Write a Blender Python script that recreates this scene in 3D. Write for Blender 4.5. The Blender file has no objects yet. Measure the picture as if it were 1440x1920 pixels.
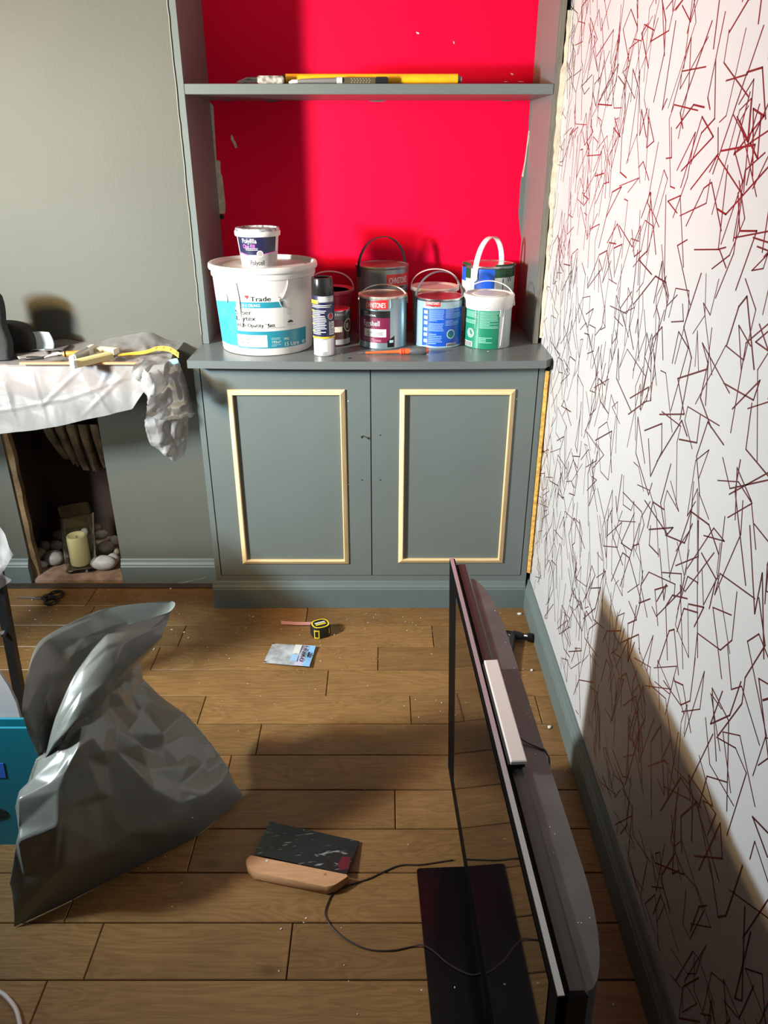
import bpy, bmesh, math, random
from mathutils import Vector, Matrix, noise

random.seed(7)
R = math.radians
sc = bpy.context.scene
COL = sc.collection

# ------------------------------------------------------------------ camera, light, exposure
CAM = Vector((0.0, -2.38, 1.52)); PITCH = R(25.65); FPX = 1440.0
cd = bpy.data.cameras.new('camera'); cam = bpy.data.objects.new('camera', cd); COL.objects.link(cam)
cam.location = CAM; cam.rotation_euler = (math.pi/2 - PITCH, 0, 0)
cd.sensor_fit = 'VERTICAL'; cd.sensor_height = 36.0; cd.lens = 27.0; cd.clip_start = 0.02
sc.camera = cam
sc.view_settings.view_transform = 'Standard'; sc.view_settings.look = 'None'
sc.view_settings.exposure = 0.10; sc.view_settings.gamma = 1.0; sc.view_settings.use_curve_mapping = False

w = bpy.data.worlds.new('world'); sc.world = w; w.use_nodes = True
bg = w.node_tree.nodes['Background']
bg.inputs[0].default_value = (0.78, 0.90, 1.0, 1); bg.inputs[1].default_value = 0.018

# one tall narrow window on the left: warm upper panes, cool sky in the lower panes
def window_pane(name, loc, aim, size, energy, col, spread):
    ld = bpy.data.lights.new(name, 'AREA'); ld.shape = 'RECTANGLE'; ld.size = size[0]; ld.size_y = size[1]
    ld.energy = energy; ld.color = col; ld.spread = R(spread)
    lo = bpy.data.objects.new(name, ld); COL.objects.link(lo); lo.location = loc
    lo.rotation_euler = (Vector(aim)-Vector(loc)).to_track_quat('-Z', 'Z').to_euler()
window_pane('window_daylight_upper', (-1.95, -1.28, 1.68), (-0.05, 0.25, 1.45), (0.13, 0.26), 24, (1.0, 0.64, 0.27), 114)
window_pane('window_daylight_lower', (-1.95, -1.33, 1.46), (0.30, 0.22, 1.02), (0.13, 0.26), 52, (0.74, 0.90, 1.0), 112)
# ------------------------------------------------------------------ pixel -> point on a known plane (1440 x 1920 frame)
CP, SP = math.cos(PITCH), math.sin(PITCH)
def ray(u, v):
    a = (u-720)/FPX; b = (v-960)/FPX
    return Vector((a, CP - b*SP, -SP - b*CP))
def P(u, v, x=None, y=None, z=None):
    d = ray(u, v)
    if z is not None: t = (z-CAM.z)/d.z
    elif y is not None: t = (y-CAM.y)/d.y
    else: t = (x-CAM.x)/d.x
    return CAM + d*t
def depth(p):
    q = p-CAM
    return q.y*CP - q.z*SP

# ------------------------------------------------------------------ materials
MATS = {}
def mat(name, col=(0.5,0.5,0.5), rough=0.5, metal=0.0, spec=0.5, var=0.0, vscale=8.0, bump=0.0, bscale=60.0,
        trans=0.0, coat=0.0, alpha=1.0, col2=None, stretch=None, coords='Object', sss=0.0):
    if name in MATS: return MATS[name]
    m = bpy.data.materials.new(name); m.use_nodes = True; MATS[name] = m
    nt = m.node_tree; b = nt.nodes['Principled BSDF']
    c = (*col, 1)
    b.inputs['Base Color'].default_value = c
    b.inputs['Roughness'].default_value = rough; b.inputs['Metallic'].default_value = metal
    b.inputs['Specular IOR Level'].default_value = spec
    b.inputs['Transmission Weight'].default_value = trans
    b.inputs['Coat Weight'].default_value = coat; b.inputs['Alpha'].default_value = alpha
    if sss: b.inputs['Subsurface Weight'].default_value = sss; b.inputs['Subsurface Radius'].default_value = (0.02,0.015,0.008)
    tc = nt.nodes.new('ShaderNodeTexCoord'); mp = nt.nodes.new('ShaderNodeMapping')
    nt.links.new(tc.outputs[coords], mp.inputs[0])
    if stretch: mp.inputs['Scale'].default_value = stretch
    if var > 0 or col2:
        n = nt.nodes.new('ShaderNodeTexNoise'); n.inputs['Scale'].default_value = vscale; n.inputs['Detail'].default_value = 6
        nt.links.new(mp.outputs[0], n.inputs['Vector'])
        rp = nt.nodes.new('ShaderNodeValToRGB')
        k = var
        if col2:
            lo_, hi_ = (*col, 1), (*col2, 1)
        else:
            lo_ = tuple(max(0,x*(1-k)) for x in col)+(1,); hi_ = tuple(min(1,x*(1+k)) for x in col)+(1,)
        rp.color_ramp.elements[0].position = 0.3; rp.color_ramp.elements[1].position = 0.7
        rp.color_ramp.elements[0].color = lo_; rp.color_ramp.elements[1].color = hi_
        nt.links.new(n.outputs['Fac'], rp.inputs[0]); nt.links.new(rp.outputs[0], b.inputs['Base Color'])
    if bump > 0:
        n2 = nt.nodes.new('ShaderNodeTexNoise'); n2.inputs['Scale'].default_value = bscale; n2.inputs['Detail'].default_value = 4
        nt.links.new(mp.outputs[0], n2.inputs['Vector'])
        bp = nt.nodes.new('ShaderNodeBump'); bp.inputs['Strength'].default_value = bump; bp.inputs['Distance'].default_value = 0.004
        nt.links.new(n2.outputs['Fac'], bp.inputs['Height']); nt.links.new(bp.outputs[0], b.inputs['Normal'])
    return m

def plank_material():
    m = bpy.data.materials.new('oak_floor'); m.use_nodes = True; nt = m.node_tree; b = nt.nodes['Principled BSDF']
    L = nt.links.new; N = nt.nodes.new
    tc = N('ShaderNodeTexCoord'); oi = N('ShaderNodeObjectInfo')
    mul = N('ShaderNodeMath'); mul.operation = 'MULTIPLY'; mul.inputs[1].default_value = 57.0; L(oi.outputs['Random'], mul.inputs[0])
    cmb = N('ShaderNodeCombineXYZ'); L(mul.outputs[0], cmb.inputs[0]); L(mul.outputs[0], cmb.inputs[1])
    add = N('ShaderNodeVectorMath'); add.operation = 'ADD'; L(tc.outputs['Object'], add.inputs[0]); L(cmb.outputs[0], add.inputs[1])
    mp = N('ShaderNodeMapping'); mp.inputs['Scale'].default_value = (1.5, 9.0, 1.0); L(add.outputs[0], mp.inputs[0])
    n1 = N('ShaderNodeTexNoise'); n1.inputs['Scale'].default_value = 1.6; n1.inputs['Detail'].default_value = 3; n1.inputs['Distortion'].default_value = 1.4
    L(mp.outputs[0], n1.inputs['Vector'])
    # growth rings: bands of the noise value
    r1 = N('ShaderNodeMath'); r1.operation = 'MULTIPLY'; r1.inputs[1].default_value = 62; L(n1.outputs['Fac'], r1.inputs[0])
    sn = N('ShaderNodeMath'); sn.operation = 'SINE'; L(r1.outputs[0], sn.inputs[0])
    mr = N('ShaderNodeMapRange'); mr.inputs[1].default_value = -1; mr.inputs[2].default_value = 1; L(sn.outputs[0], mr.inputs[0])
    mp2 = N('ShaderNodeMapping'); mp2.inputs['Scale'].default_value = (4, 150, 1); L(add.outputs[0], mp2.inputs[0])
    n2 = N('ShaderNodeTexNoise'); n2.inputs['Scale'].default_value = 1.5; n2.inputs['Detail'].default_value = 5; L(mp2.outputs[0], n2.inputs['Vector'])
    n3 = N('ShaderNodeTexNoise'); n3.inputs['Scale'].default_value = 5; n3.inputs['Detail'].default_value = 3; L(add.outputs[0], n3.inputs['Vector'])
    mx = N('ShaderNodeMix'); mx.data_type = 'RGBA'
    mx.inputs[6].default_value = (0.150, 0.072, 0.022, 1); mx.inputs[7].default_value = (0.275, 0.150, 0.052, 1)
    f = N('ShaderNodeMath'); f.operation = 'MULTIPLY_ADD'; f.inputs[1].default_value = 0.34; L(mr.outputs[0], f.inputs[0])
    f2 = N('ShaderNodeMath'); f2.operation = 'MULTIPLY_ADD'; f2.inputs[1].default_value = 1.1; f2.inputs[2].default_value = -0.2; L(n2.outputs['Fac'], f2.inputs[0])
    L(f2.outputs[0], f.inputs[2]); L(f.outputs[0], mx.inputs[0])
    # per plank tone and large blotches
    hsv = N('ShaderNodeHueSaturation'); L(mx.outputs[2], hsv.inputs['Color'])
    v1 = N('ShaderNodeMapRange'); v1.inputs[3].default_value = 0.84; v1.inputs[4].default_value = 1.2; L(oi.outputs['Random'], v1.inputs[0])
    v2 = N('ShaderNodeMapRange'); v2.inputs[3].default_value = 0.7; v2.inputs[4].default_value = 1.3; L(n3.outputs['Fac'], v2.inputs[0])
    vm = N('ShaderNodeMath'); vm.operation = 'MULTIPLY'; L(v1.outputs[0], vm.inputs[0]); L(v2.outputs[0], vm.inputs[1]); L(vm.outputs[0], hsv.inputs['Value'])
    # knots
    vo = N('ShaderNodeTexVoronoi'); vo.inputs['Scale'].default_value = 1.0
    mp3 = N('ShaderNodeMapping'); mp3.inputs['Scale'].default_value = (2.6, 5.2, 1); L(add.outputs[0], mp3.inputs[0]); L(mp3.outputs[0], vo.inputs['Vector'])
    kr = N('ShaderNodeMapRange'); kr.inputs[1].default_value = -0.05; kr.inputs[2].default_value = 0.10; L(vo.outputs['Distance'], kr.inputs[0])
    km = N('ShaderNodeMix'); km.data_type = 'RGBA'; km.inputs[6].default_value = (0.05, 0.026, 0.012, 1)
    L(kr.outputs[0], km.inputs[0]); L(hsv.outputs[0], km.inputs[7]); L(km.outputs[2], b.inputs['Base Color'])
    b.inputs['Roughness'].default_value = 0.42; b.inputs['Specular IOR Level'].default_value = 0.4
    bp = N('ShaderNodeBump'); bp.inputs['Strength'].default_value = 0.25; bp.inputs['Distance'].default_value = 0.002
    L(f.outputs[0], bp.inputs['Height']); L(bp.outputs[0], b.inputs['Normal'])
    return m

def film_material(name, col, opacity, rough=0.35, trl=0.5):
    m = bpy.data.materials.new(name); m.use_nodes = True; nt = m.node_tree
    for n in list(nt.nodes): nt.nodes.remove(n)
    N = nt.nodes.new; L = nt.links.new
    out = N('ShaderNodeOutputMaterial'); d = N('ShaderNodeBsdfDiffuse'); d.inputs[0].default_value = (*col, 1)
    t = N('ShaderNodeBsdfTranslucent'); t.inputs[0].default_value = (*col, 1)
    g = N('ShaderNodeBsdfGlossy'); g.inputs['Roughness'].default_value = rough; g.inputs[0].default_value = (1,1,1,1)
    tr = N('ShaderNodeBsdfTransparent')
    m1 = N('ShaderNodeMixShader'); m1.inputs[0].default_value = trl; L(d.outputs[0], m1.inputs[1]); L(t.outputs[0], m1.inputs[2])
    fr = N('ShaderNodeFresnel'); fr.inputs[0].default_value = 1.33
    m2 = N('ShaderNodeMixShader'); L(fr.outputs[0], m2.inputs[0]); L(m1.outputs[0], m2.inputs[1]); L(g.outputs[0], m2.inputs[2])
    m3 = N('ShaderNodeMixShader'); m3.inputs[0].default_value = opacity; L(tr.outputs[0], m3.inputs[1]); L(m2.outputs[0], m3.inputs[2])
    L(m3.outputs[0], out.inputs[0]); MATS[name] = m
    return m

GREY = mat('grey_paint', (0.135, 0.158, 0.150), 0.38, var=0.05, vscale=3, bump=0.05, bscale=160)
GREYWALL = mat('grey_wall_paint', (0.106, 0.108, 0.090), 0.62, spec=0.25, var=0.06, vscale=2.2, bump=0.10, bscale=120)
RED = mat('red_paint', (0.86, 0.0, 0.040), 0.50, spec=0.15, var=0.05, vscale=4, bump=0.08, bscale=90)
PAPER = mat('wallpaper_white', (0.54, 0.53, 0.53), 0.40, var=0.025, vscale=5, bump=0.05, bscale=220, spec=0.5)
FOIL = mat('copper_foil_print', (0.30, 0.07, 0.075), 0.30, metal=0.85)
OAK = plank_material()
CREAM = mat('bare_plaster', (0.60, 0.52, 0.40), 0.85, var=0.2, vscale=40, bump=0.4, bscale=150)
WHITECH = mat('white_flake', (0.75, 0.73, 0.70), 0.8)
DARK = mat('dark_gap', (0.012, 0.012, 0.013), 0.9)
PINE = mat('pale_pine', (0.80, 0.58, 0.30), 0.5, col2=(0.86, 0.68, 0.42), vscale=6, stretch=(1, 1, 1))
BLACKPL = mat('black_plastic', (0.012, 0.012, 0.013), 0.35)
STEEL = mat('steel', (0.60, 0.60, 0.60), 0.28, metal=1.0)
WHITEPL = mat('white_plastic', (0.66, 0.63, 0.60), 0.38, var=0.03, vscale=14)
BLACKFAB = mat('black_fabric', (0.016, 0.015, 0.015), 0.75, bump=0.2, bscale=300)

# ------------------------------------------------------------------ mesh helpers
class MB:
    def __init__(s): s.v = []; s.f = []
    def add(s, vs, fs):
        o = len(s.v); s.v += [tuple(p) for p in vs]; s.f += [tuple(i+o for i in f) for f in fs]; return s
    def box(s, a, b, bev=0.0):
        x0,y0,z0 = a; x1,y1,z1 = b
        if bev <= 0:
            return s.add([(x0,y0,z0),(x1,y0,z0),(x1,y1,z0),(x0,y1,z0),(x0,y0,z1),(x1,y0,z1),(x1,y1,z1),(x0,y1,z1)],
                [(0,3,2,1),(4,5,6,7),(0,1,5,4),(1,2,6,5),(2,3,7,6),(3,0,4,7)])
        e = bev
        def ring(ins, z): return [(x0+ins,y0+ins,z),(x1-ins,y0+ins,z),(x1-ins,y1-ins,z),(x0+ins,y1-ins,z)]
        vs = ring(e,z0)+ring(0,z0+e)+ring(0,z1-e)+ring(e,z1)
        fs = [(3,2,1,0),(12,13,14,15)]
        for k in range(3):
            for i in range(4):
                j = (i+1)%4; fs.append((k*4+i,k*4+j,k*4+4+j,k*4+4+i))
        return s.add(vs, fs)
    def prism(s, poly, axis, a, b):
        # poly in the two other axes (in order), extruded along axis from a to b
        n = len(poly); vs = []
        for t in (a, b):
            for p in poly:
                if axis == 'x': vs.append((t, p[0], p[1]))
                elif axis == 'y': vs.append((p[0], t, p[1]))
                else: vs.append((p[0], p[1], t))
        fs = [tuple(range(n-1,-1,-1)), tuple(range(n,2*n))] + [(i,(i+1)%n,n+(i+1)%n,n+i) for i in range(n)]
        return s.add(vs, fs)
    def lathe(s, c, prof, seg=40, axis=None, sx=1.0, sy=1.0):
        vs = []; n = len(prof)
        for i in range(seg):
            a = 2*math.pi*i/seg
            for r, z in prof: vs.append((c[0]+r*sx*math.cos(a), c[1]+r*sy*math.sin(a), c[2]+z))
        fs = []
        for i in range(seg):
            j = (i+1)%seg
            for k in range(n-1): fs.append((i*n+k, j*n+k, j*n+k+1, i*n+k+1))
        if prof[0][0] > 1e-6: fs.append(tuple(i*n for i in range(seg-1,-1,-1)))
        if prof[-1][0] > 1e-6: fs.append(tuple(i*n+n-1 for i in range(seg)))
        return s.add(vs, fs)
    def tube(s, pts, r, seg=8, cap=True, flat=None):
        pts = [Vector(p) for p in pts]; n = len(pts); vs = []; prev = None
        for i, p in enumerate(pts):
            t = (pts[min(i+1,n-1)]-pts[max(i-1,0)]).normalized()
            if prev is None:
                up = Vector((0,0,1)) if abs(t.z) < 0.9 else Vector((1,0,0))
                a = t.cross(up).normalized()
            else: a = (prev - t*prev.dot(t)).normalized()
            prev = a; b = t.cross(a)
            rr = r[i] if isinstance(r, (list, tuple)) else r
            for k in range(seg):
                th = 2*math.pi*k/seg
                vs.append(p + a*rr*math.cos(th) + b*rr*math.sin(th)*(flat or 1.0))
        fs = []
        for i in range(n-1):
            for k in range(seg):
                l = (k+1)%seg; fs.append((i*seg+k, i*seg+l, (i+1)*seg+l, (i+1)*seg+k))
        if cap: fs += [tuple(range(seg-1,-1,-1)), tuple((n-1)*seg+k for k in range(seg))]
        return s.add(vs, fs)
    def band(s, pts, wdir, w, th):
        # flat strap along pts: width along wdir, thickness th
        pts = [Vector(p) for p in pts]; n = len(pts); wd = Vector(wdir).normalized(); vs = []
        for i, p in enumerate(pts):
            t = (pts[min(i+1,n-1)]-pts[max(i-1,0)]).normalized(); nn = t.cross(wd).normalized()
            for a, b in ((-1,-1),(1,-1),(1,1),(-1,1)): vs.append(p + wd*w*0.5*a + nn*th*0.5*b)
        fs = [(3,2,1,0), tuple(4*(n-1)+k for k in range(4))]
        for i in range(n-1):
            for k in range(4):
                l = (k+1)%4; fs.append((4*i+k, 4*i+l, 4*i+4+l, 4*i+4+k))
        return s.add(vs, fs)
    def grid(s, fn, nu, nv, closed=False):
        vs = [fn(i/(nu-(0 if closed else 1)), j/(nv-1)) for j in range(nv) for i in range(nu)]
        fs = []
        for j in range(nv-1):
            for i in range(nu if closed else nu-1):
                k = (i+1)%nu; fs.append((j*nu+i, j*nu+k, (j+1)*nu+k, (j+1)*nu+i))
        return s.add(vs, fs)
    def blob(s, c, r, seg=12, rings=8, fn=None, rot=None):
        vs = []; fs = []
        for j in range(rings+1):
            ph = math.pi*j/rings
            for i in range(seg):
                th = 2*math.pi*i/seg
                p = Vector((math.sin(ph)*math.cos(th), math.sin(ph)*math.sin(th), math.cos(ph)))
                k = fn(p) if fn else 1.0
                q = Vector((p.x*r[0]*k, p.y*r[1]*k, p.z*r[2]*k))
                if rot: q = rot @ q
                vs.append(Vector(c)+q)
        for j in range(rings):
            for i in range(seg):
                k = (i+1)%seg; fs.append((j*seg+i, (j+1)*seg+i, (j+1)*seg+k, j*seg+k))
        return s.add(vs, fs)
    def build(s, name, m, parent=None, smooth=False, loc=None, angle=40):
        me = bpy.data.meshes.new(name); me.from_pydata([tuple(p) for p in s.v], [], s.f); me.update()
        bm = bmesh.new(); bm.from_mesh(me); bmesh.ops.remove_doubles(bm, verts=bm.verts, dist=1e-6)
        bmesh.ops.recalc_face_normals(bm, faces=bm.faces); bm.to_mesh(me); bm.free()
        if smooth:
            for p in me.polygons: p.use_smooth = True
            me.set_sharp_from_angle(angle=R(angle))
        o = bpy.data.objects.new(name, me); COL.objects.link(o)
        if m: me.materials.append(m)
        if parent is not None:
            o.parent = parent
            # geometry is given in world space: shift into the parent's space
            o.matrix_parent_inverse = parent.matrix_world.inverted() if parent.type != 'X' else Matrix()
        return o

def lab(o, label, cat, group=None):
    o['label'] = label; o['category'] = cat
    if group: o['group'] = group
    return o
def struct(o, label=None):
    o['kind'] = 'structure'
    if label: o['label'] = label
    return o
def thing(name, label, cat, loc, group=None):
    o = bpy.data.objects.new(name, None); COL.objects.link(o); o.location = loc; o.empty_display_size = 0.05
    o.matrix_world = Matrix.Translation(Vector(loc))
    return lab(o, label, cat, group)
def recenter(o):
    # move a single mesh's origin to the base centre of its bounds (one-mesh things)
    me = o.data; xs = [v.co.x for v in me.vertices]; ys = [v.co.y for v in me.vertices]; zs = [v.co.z for v in me.vertices]
    c = Vector(((min(xs)+max(xs))/2, (min(ys)+max(ys))/2, min(zs)))
    me.transform(Matrix.Translation(-c)); o.location = c
    return o
def cat_rom(pts, n):
    pts = [Vector(p) for p in pts]; out = []
    m = len(pts)-1
    for i in range(n):
        t = i/(n-1)*m; k = min(int(t), m-1); f = t-k
        p0, p1, p2, p3 = pts[max(k-1,0)], pts[k], pts[k+1], pts[min(k+2,m)]
        out.append(0.5*((2*p1)+(p2-p0)*f+(2*p0-5*p1+4*p2-p3)*f*f+(3*p1-p0-3*p2+p3)*f**3))
    return out
_tc = {}
def text_geo(s, size, bold=0.0):
    key = (s, bold)
    if key not in _tc:
        cu = bpy.data.curves.new('lettering', 'FONT'); cu.body = s; cu.size = 1.0; cu.offset = bold; cu.resolution_u = 3
        ob = bpy.data.objects.new('lettering', cu); COL.objects.link(ob)
        dg = bpy.context.evaluated_depsgraph_get(); ev = ob.evaluated_get(dg); me = ev.to_mesh()
        vs = [(v.co.x, v.co.y) for v in me.vertices]; fs = [tuple(p.vertices) for p in me.polygons]
        ev.to_mesh_clear(); bpy.data.objects.remove(ob); bpy.data.curves.remove(cu)
        _tc[key] = (vs, fs)
    vs, fs = _tc[key]
    return [(x*size, y*size) for x, y in vs], fs
def text_width(s, size, bold=0.0):
    vs, _ = text_geo(s, size, bold)
    return max(v[0] for v in vs) if vs else 0
# ================================================================== STRUCTURE
XW = 0.525          # right wall face
YC = 0.165          # chimney breast face
YB = 0.53           # back of the alcove
YU = 0.172          # front of the shelving uprights
AL, AR = -0.582, 0.493   # inner faces of the shelving side panels
ZC = 0.918          # worktop top
ZTOP = 2.55

# ---- floor: sub-floor slab and one object per plank
fl = struct(MB().box((-2.1, -3.3, -0.05), (XW+0.05, 0.7, -0.018)).build('floor', mat('subfloor', (0.02,0.014,0.01), 0.9)), 'brown oak plank floor')
PW = 0.1263; Y0 = -0.761
known = {  # row index k : joints (x) read off the photograph at the row's middle
    0: None }
def jx(u, v): return P(u, v, z=0).x
rows = {-5: [jx(70,1885)], -4: [jx(175,1785), jx(543,1785)], -3: [jx(905,1685)], -2: [jx(361,1595)], -1: [jx(741,1515)],
        0: [jx(427,1440)], -0: [jx(427,1446)], 1: [jx(485,1386)], 2: [jx(770,1330), jx(1010,1330)], 3: [jx(614,1277)], 4: [jx(709,1230)], 5: [jx(340,1195), jx(812,1195)],
        6: [jx(576,1150)]}
rows[0] = [jx(427,1446)]
rnd = random.Random(3)
plank_names = 0
for k in range(-19, 9):
    yb = Y0 - PW + PW*k if False else Y0 + PW*(k-1)
    ya, yc = yb, yb+PW
    js = list(rows.get(k, [rnd.uniform(-0.6, 0.3)]))
    while js[0] > -1.5: js.insert(0, js[0]-rnd.uniform(0.62, 1.0))
    while js[-1] < XW: js.append(js[-1]+rnd.uniform(0.62, 1.0))
    js = [-2.1]+[j for j in js if -2.0 < j < XW-0.02]+[XW+0.02]
    for a, b in zip(js[:-1], js[1:]):
        g = 0.0011; dz = rnd.uniform(-0.0007, 0.0)
        c = Vector(((a+b)/2, (ya+yc)/2, 0))
        mb = MB().box((a+g-c.x, ya+g-c.y, -0.018), (b-g-c.x, yc-g-c.y, dz), bev=0.0016)
        o = mb.build('plank', OAK); o.location = c; o.parent = fl

# ---- walls
struct(MB().box((XW, -3.3, 0), (XW+0.1, YB+0.1, ZTOP)).build('wall_right', PAPER), 'white wallpaper printed with jagged copper lines')
wr = bpy.data.objects['wall_right']
struct(MB().box((-0.7, YB, 0), (XW, YB+0.1, ZTOP)).build('wall_back', RED), 'glossy crimson painted back wall of the alcove')
wb = bpy.data.objects['wall_back']
FX0, FX1, FZ1, FD = -1.345, -0.995, 0.665, 0.34        # fireplace opening
wc = MB()
wc.box((-2.1, YC, 0), (FX0, YC+0.06, ZTOP)); wc.box((FX1, YC, 0), (-0.604, YC+0.06, ZTOP)); wc.box((FX0, YC, FZ1), (FX1, YC+0.06, ZTOP))
wc.box((-0.66, YC+0.06, 0), (-0.604, YB, ZTOP))
wcb = struct(wc.build('wall_chimney', GREYWALL), 'grey painted chimney breast wall')
struct(MB().box((-2.1, -3.3, ZTOP), (XW+0.1, YB+0.1, ZTOP+0.08)).build('ceiling', mat('ceiling_paint', (0.55,0.52,0.46), 0.8, var=0.02)), 'off white ceiling')
# left wall with the daylight window (outside the frame)
wl = MB(); X0 = -2.1
wy0, wy1, wz0, wz1 = -1.56, -1.10, 0.85, 1.85
wl.box((X0-0.1,-3.3,0),(X0,wy0,ZTOP)); wl.box((X0-0.1,wy1,0),(X0,YC,ZTOP)); wl.box((X0-0.1,wy0,0),(X0,wy1,wz0)); wl.box((X0-0.1,wy0,wz1),(X0,wy1,ZTOP))
struct(wl.build('wall_left', GREYWALL), 'grey side wall with a narrow window')
wf = MB()
for a, b in (((wy0,wz0),(wy0+0.03,wz1)), ((wy1-0.03,wz0),(wy1,wz1)), ((wy0,wz0),(wy1,wz0+0.03)), ((wy0,wz1-0.03),(wy1,wz1))):
    wf.box((X0-0.07, a[0], a[1]), (X0-0.03, b[0], b[1]))
struct(wf.build('window_1', WHITEPL), 'white window frame')

# ---- foil lines printed on the wallpaper: thin strips lying on the wall
ln = MB(); rl = random.Random(21)
def strip(p, q, wdt, off):
    d = Vector((q[0]-p[0], q[1]-p[1])); 
    if d.length < 1e-4: return
    d.normalize(); n = Vector((-d.y, d.x))*wdt/2; d2 = d*wdt*0.4
    x = XW-off
    c = [(p[0]-d2.x+n.x, p[1]-d2.y+n.y), (p[0]-d2.x-n.x, p[1]-d2.y-n.y), (q[0]+d2.x-n.x, q[1]+d2.y-n.y), (q[0]+d2.x+n.x, q[1]+d2.y+n.y)]
    for y, z in c:
        if z < 0.11 or z > ZTOP-0.01 or y > YB-0.01: return
    ln.add([(x, y, z) for y, z in c], [(0,1,2,3)])
NY, NZ = 46, 38
starts = [(a, b) for a in range(NY) for b in range(NZ)]; rl.shuffle(starts)
for i, (ga, gb) in enumerate(starts):
    if rl.random() < 0.10: continue
    p = (-2.4+(YB+2.4)*(ga+rl.random())/NY, ZTOP*(gb+rl.random())/NZ)
    a = rl.choice((math.pi/2, -math.pi/2, 0.6, 2.5))+rl.gauss(0, 0.5)
    wdt = rl.choice((0.0020, 0.0024, 0.0030)); sg = rl.choice((-1, 1))
    nseg = rl.choice((2,2,3,3,4))
    for k in range(nseg):
        L_ = rl.uniform(0.055, 0.16) if k % 2 == 0 else rl.uniform(0.025, 0.085)
        q = (p[0]+math.cos(a)*L_*0.9, p[1]+math.sin(a)*L_)
        strip(p, q, wdt, 0.0003+0.0000002*i)
        if rl.random() < 0.22: sg = -sg
        p = q; a += sg*rl.choice((0.6, 1.0, 1.25, 1.6, 2.2, 2.6))*rl.uniform(0.85, 1.12)
lines = ln.build('printed_lines', FOIL, wr); lines['kind'] = 'stuff'; lines['label'] = 'jagged copper foil lines'

# ---- skirting boards
def skirt_profile(h=0.105, t=0.02):
    return [(0,0),(t,0),(t,h*0.72),(t-0.003,h*0.76),(t-0.003,h*0.80),(t-0.009,h*0.88),(t-0.012,h*0.97),(t-0.014,h),(0,h)]
pr = skirt_profile()
SK = mat('grey_skirting_paint', (0.118, 0.150, 0.146), 0.48, var=0.06, vscale=5)
struct(MB().prism([(XW-a, b) for a, b in pr], 'y', -3.3, 0.15).build('baseboard_right', SK), 'blue grey skirting board along the wallpapered wall')
s1 = MB(); s1.prism([(YC-a, b) for a, b in pr], 'x', FX1, -0.604)
struct(s1.build('baseboard_back', SK), 'blue grey skirting right of the fireplace')
s2 = MB(); s2.prism([(YC-a, b) for a, b in pr], 'x', -2.1, FX0)
struct(s2.build('baseboard_left', SK), 'blue grey skirting left of the fireplace')
# scuffs of bare paint on the chimney skirting
for k in range(4):
    a = [P(u, v, y=YC-0.0204) for u, v in ((318+k*14,1096-k*2.6),(352+k*9,1091-k*2.2),(372+k*6,1085-k*1.2),(350+k*9,1092-k*2.0))]
    o = MB().prism([(p.x, p.z) for p in a], 'y', YC-0.0206, YC-0.0200).build('paint_scuff', mat('scuff', (0.30,0.33,0.32), 0.7), bpy.data.objects['baseboard_back'])

# ---- flaws of the red wall: bare plaster strip, chips, grey smears
def ypoly(pts, y, m, name, parent, th=0.0012, label=None):
    q = [P(u, v, y=y) for u, v in pts]
    mb = MB().prism([(p.x, p.z) for p in q], 'y', y-th, y)
    o = mb.build(name, m, parent)
    if label: o['label'] = label
    return o
ypoly([(u_+9, v_) for u_, v_ in [(385,192),(391,198),(394,250),(397,300),(404,302),(405,325),(408,330),(414,385),(413,400),(400,402),(396,350),(390,300),(384,240)]], YB, CREAM, 'bare_patch', wb, label='bare plaster strip where red paint is missing')
ypoly([(433,253),(436,254),(439,262),(443,268),(445,277),(441,278),(437,268),(433,262)], YB, CREAM, 'bare_patch', wb, label='small bare plaster chip')
ypoly([(413,400),(418,402),(421,408),(416,412),(412,408)], YB, DARK, 'paint_chip', wb)
GSM = mat('grey_smear', (0.10,0.085,0.08), 0.6)
for (u0, u1, v) in ((413,440,187),(495,525,188),(690,725,188),(935,962,187)):
    n = 10; pts = [(u0+(u1-u0)*0.5*(1+math.cos(2*math.pi*i/n)), v+3.2*math.sin(2*math.pi*i/n)) for i in range(n)]
    ypoly(pts, YB, GSM, 'paint_smear', wb, th=0.0008)
WSP = mat('white_speck', (0.8,0.7,0.66), 0.8)
for (u, v, du, dv) in ((783,62,3,2),(851,80,1,3),(960,139,3,2),(948,153,4,0.8),(976,153,6,0.8)):
    ypoly([(u-du,v-dv),(u+du*0.6,v-dv*0.5),(u+du,v+dv),(u-du*0.4,v+dv*0.6)], YB, WSP, 'paint_chip', wb)
# filler swelling in the right hand corner of the red wall
ypoly([(994,188),(990,260),(984,300),(976,340),(972,400),(976,440),(984,470),(992,480),(1004,400),(1004,200)], YB, GREY, 'paint_smear', wb, th=0.001, label='grey paint over the corner of the red wall')
ypoly([(991,244),(984,300),(978,330),(981,332),(986,300),(993,246)], YB, CREAM, 'bare_patch', wb, th=0.002)

# ================================================================== BUILT-IN SHELVING
sh = thing('alcove_shelving', 'grey painted built-in shelf with tall side panels lining the red alcove', 'shelving', (-0.04, YU, ZC))
lp = MB().box((-0.604, YU-0.0045, ZC), (AL, YB, ZTOP), bev=0.001).build('side_panel', GREY, sh)
rp_ = MB().box((AR, YU, ZC), (AR+0.019, YB, ZTOP), bev=0.001).build('side_panel', GREY, sh)
ZS = P(690,157,y=YU).z; ZS0 = P(690,177,y=YU).z
MB().box((AL, YU-0.003, ZS0), (AR, YB, ZS), bev=0.0012).build('shelf', GREY, sh)
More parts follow.
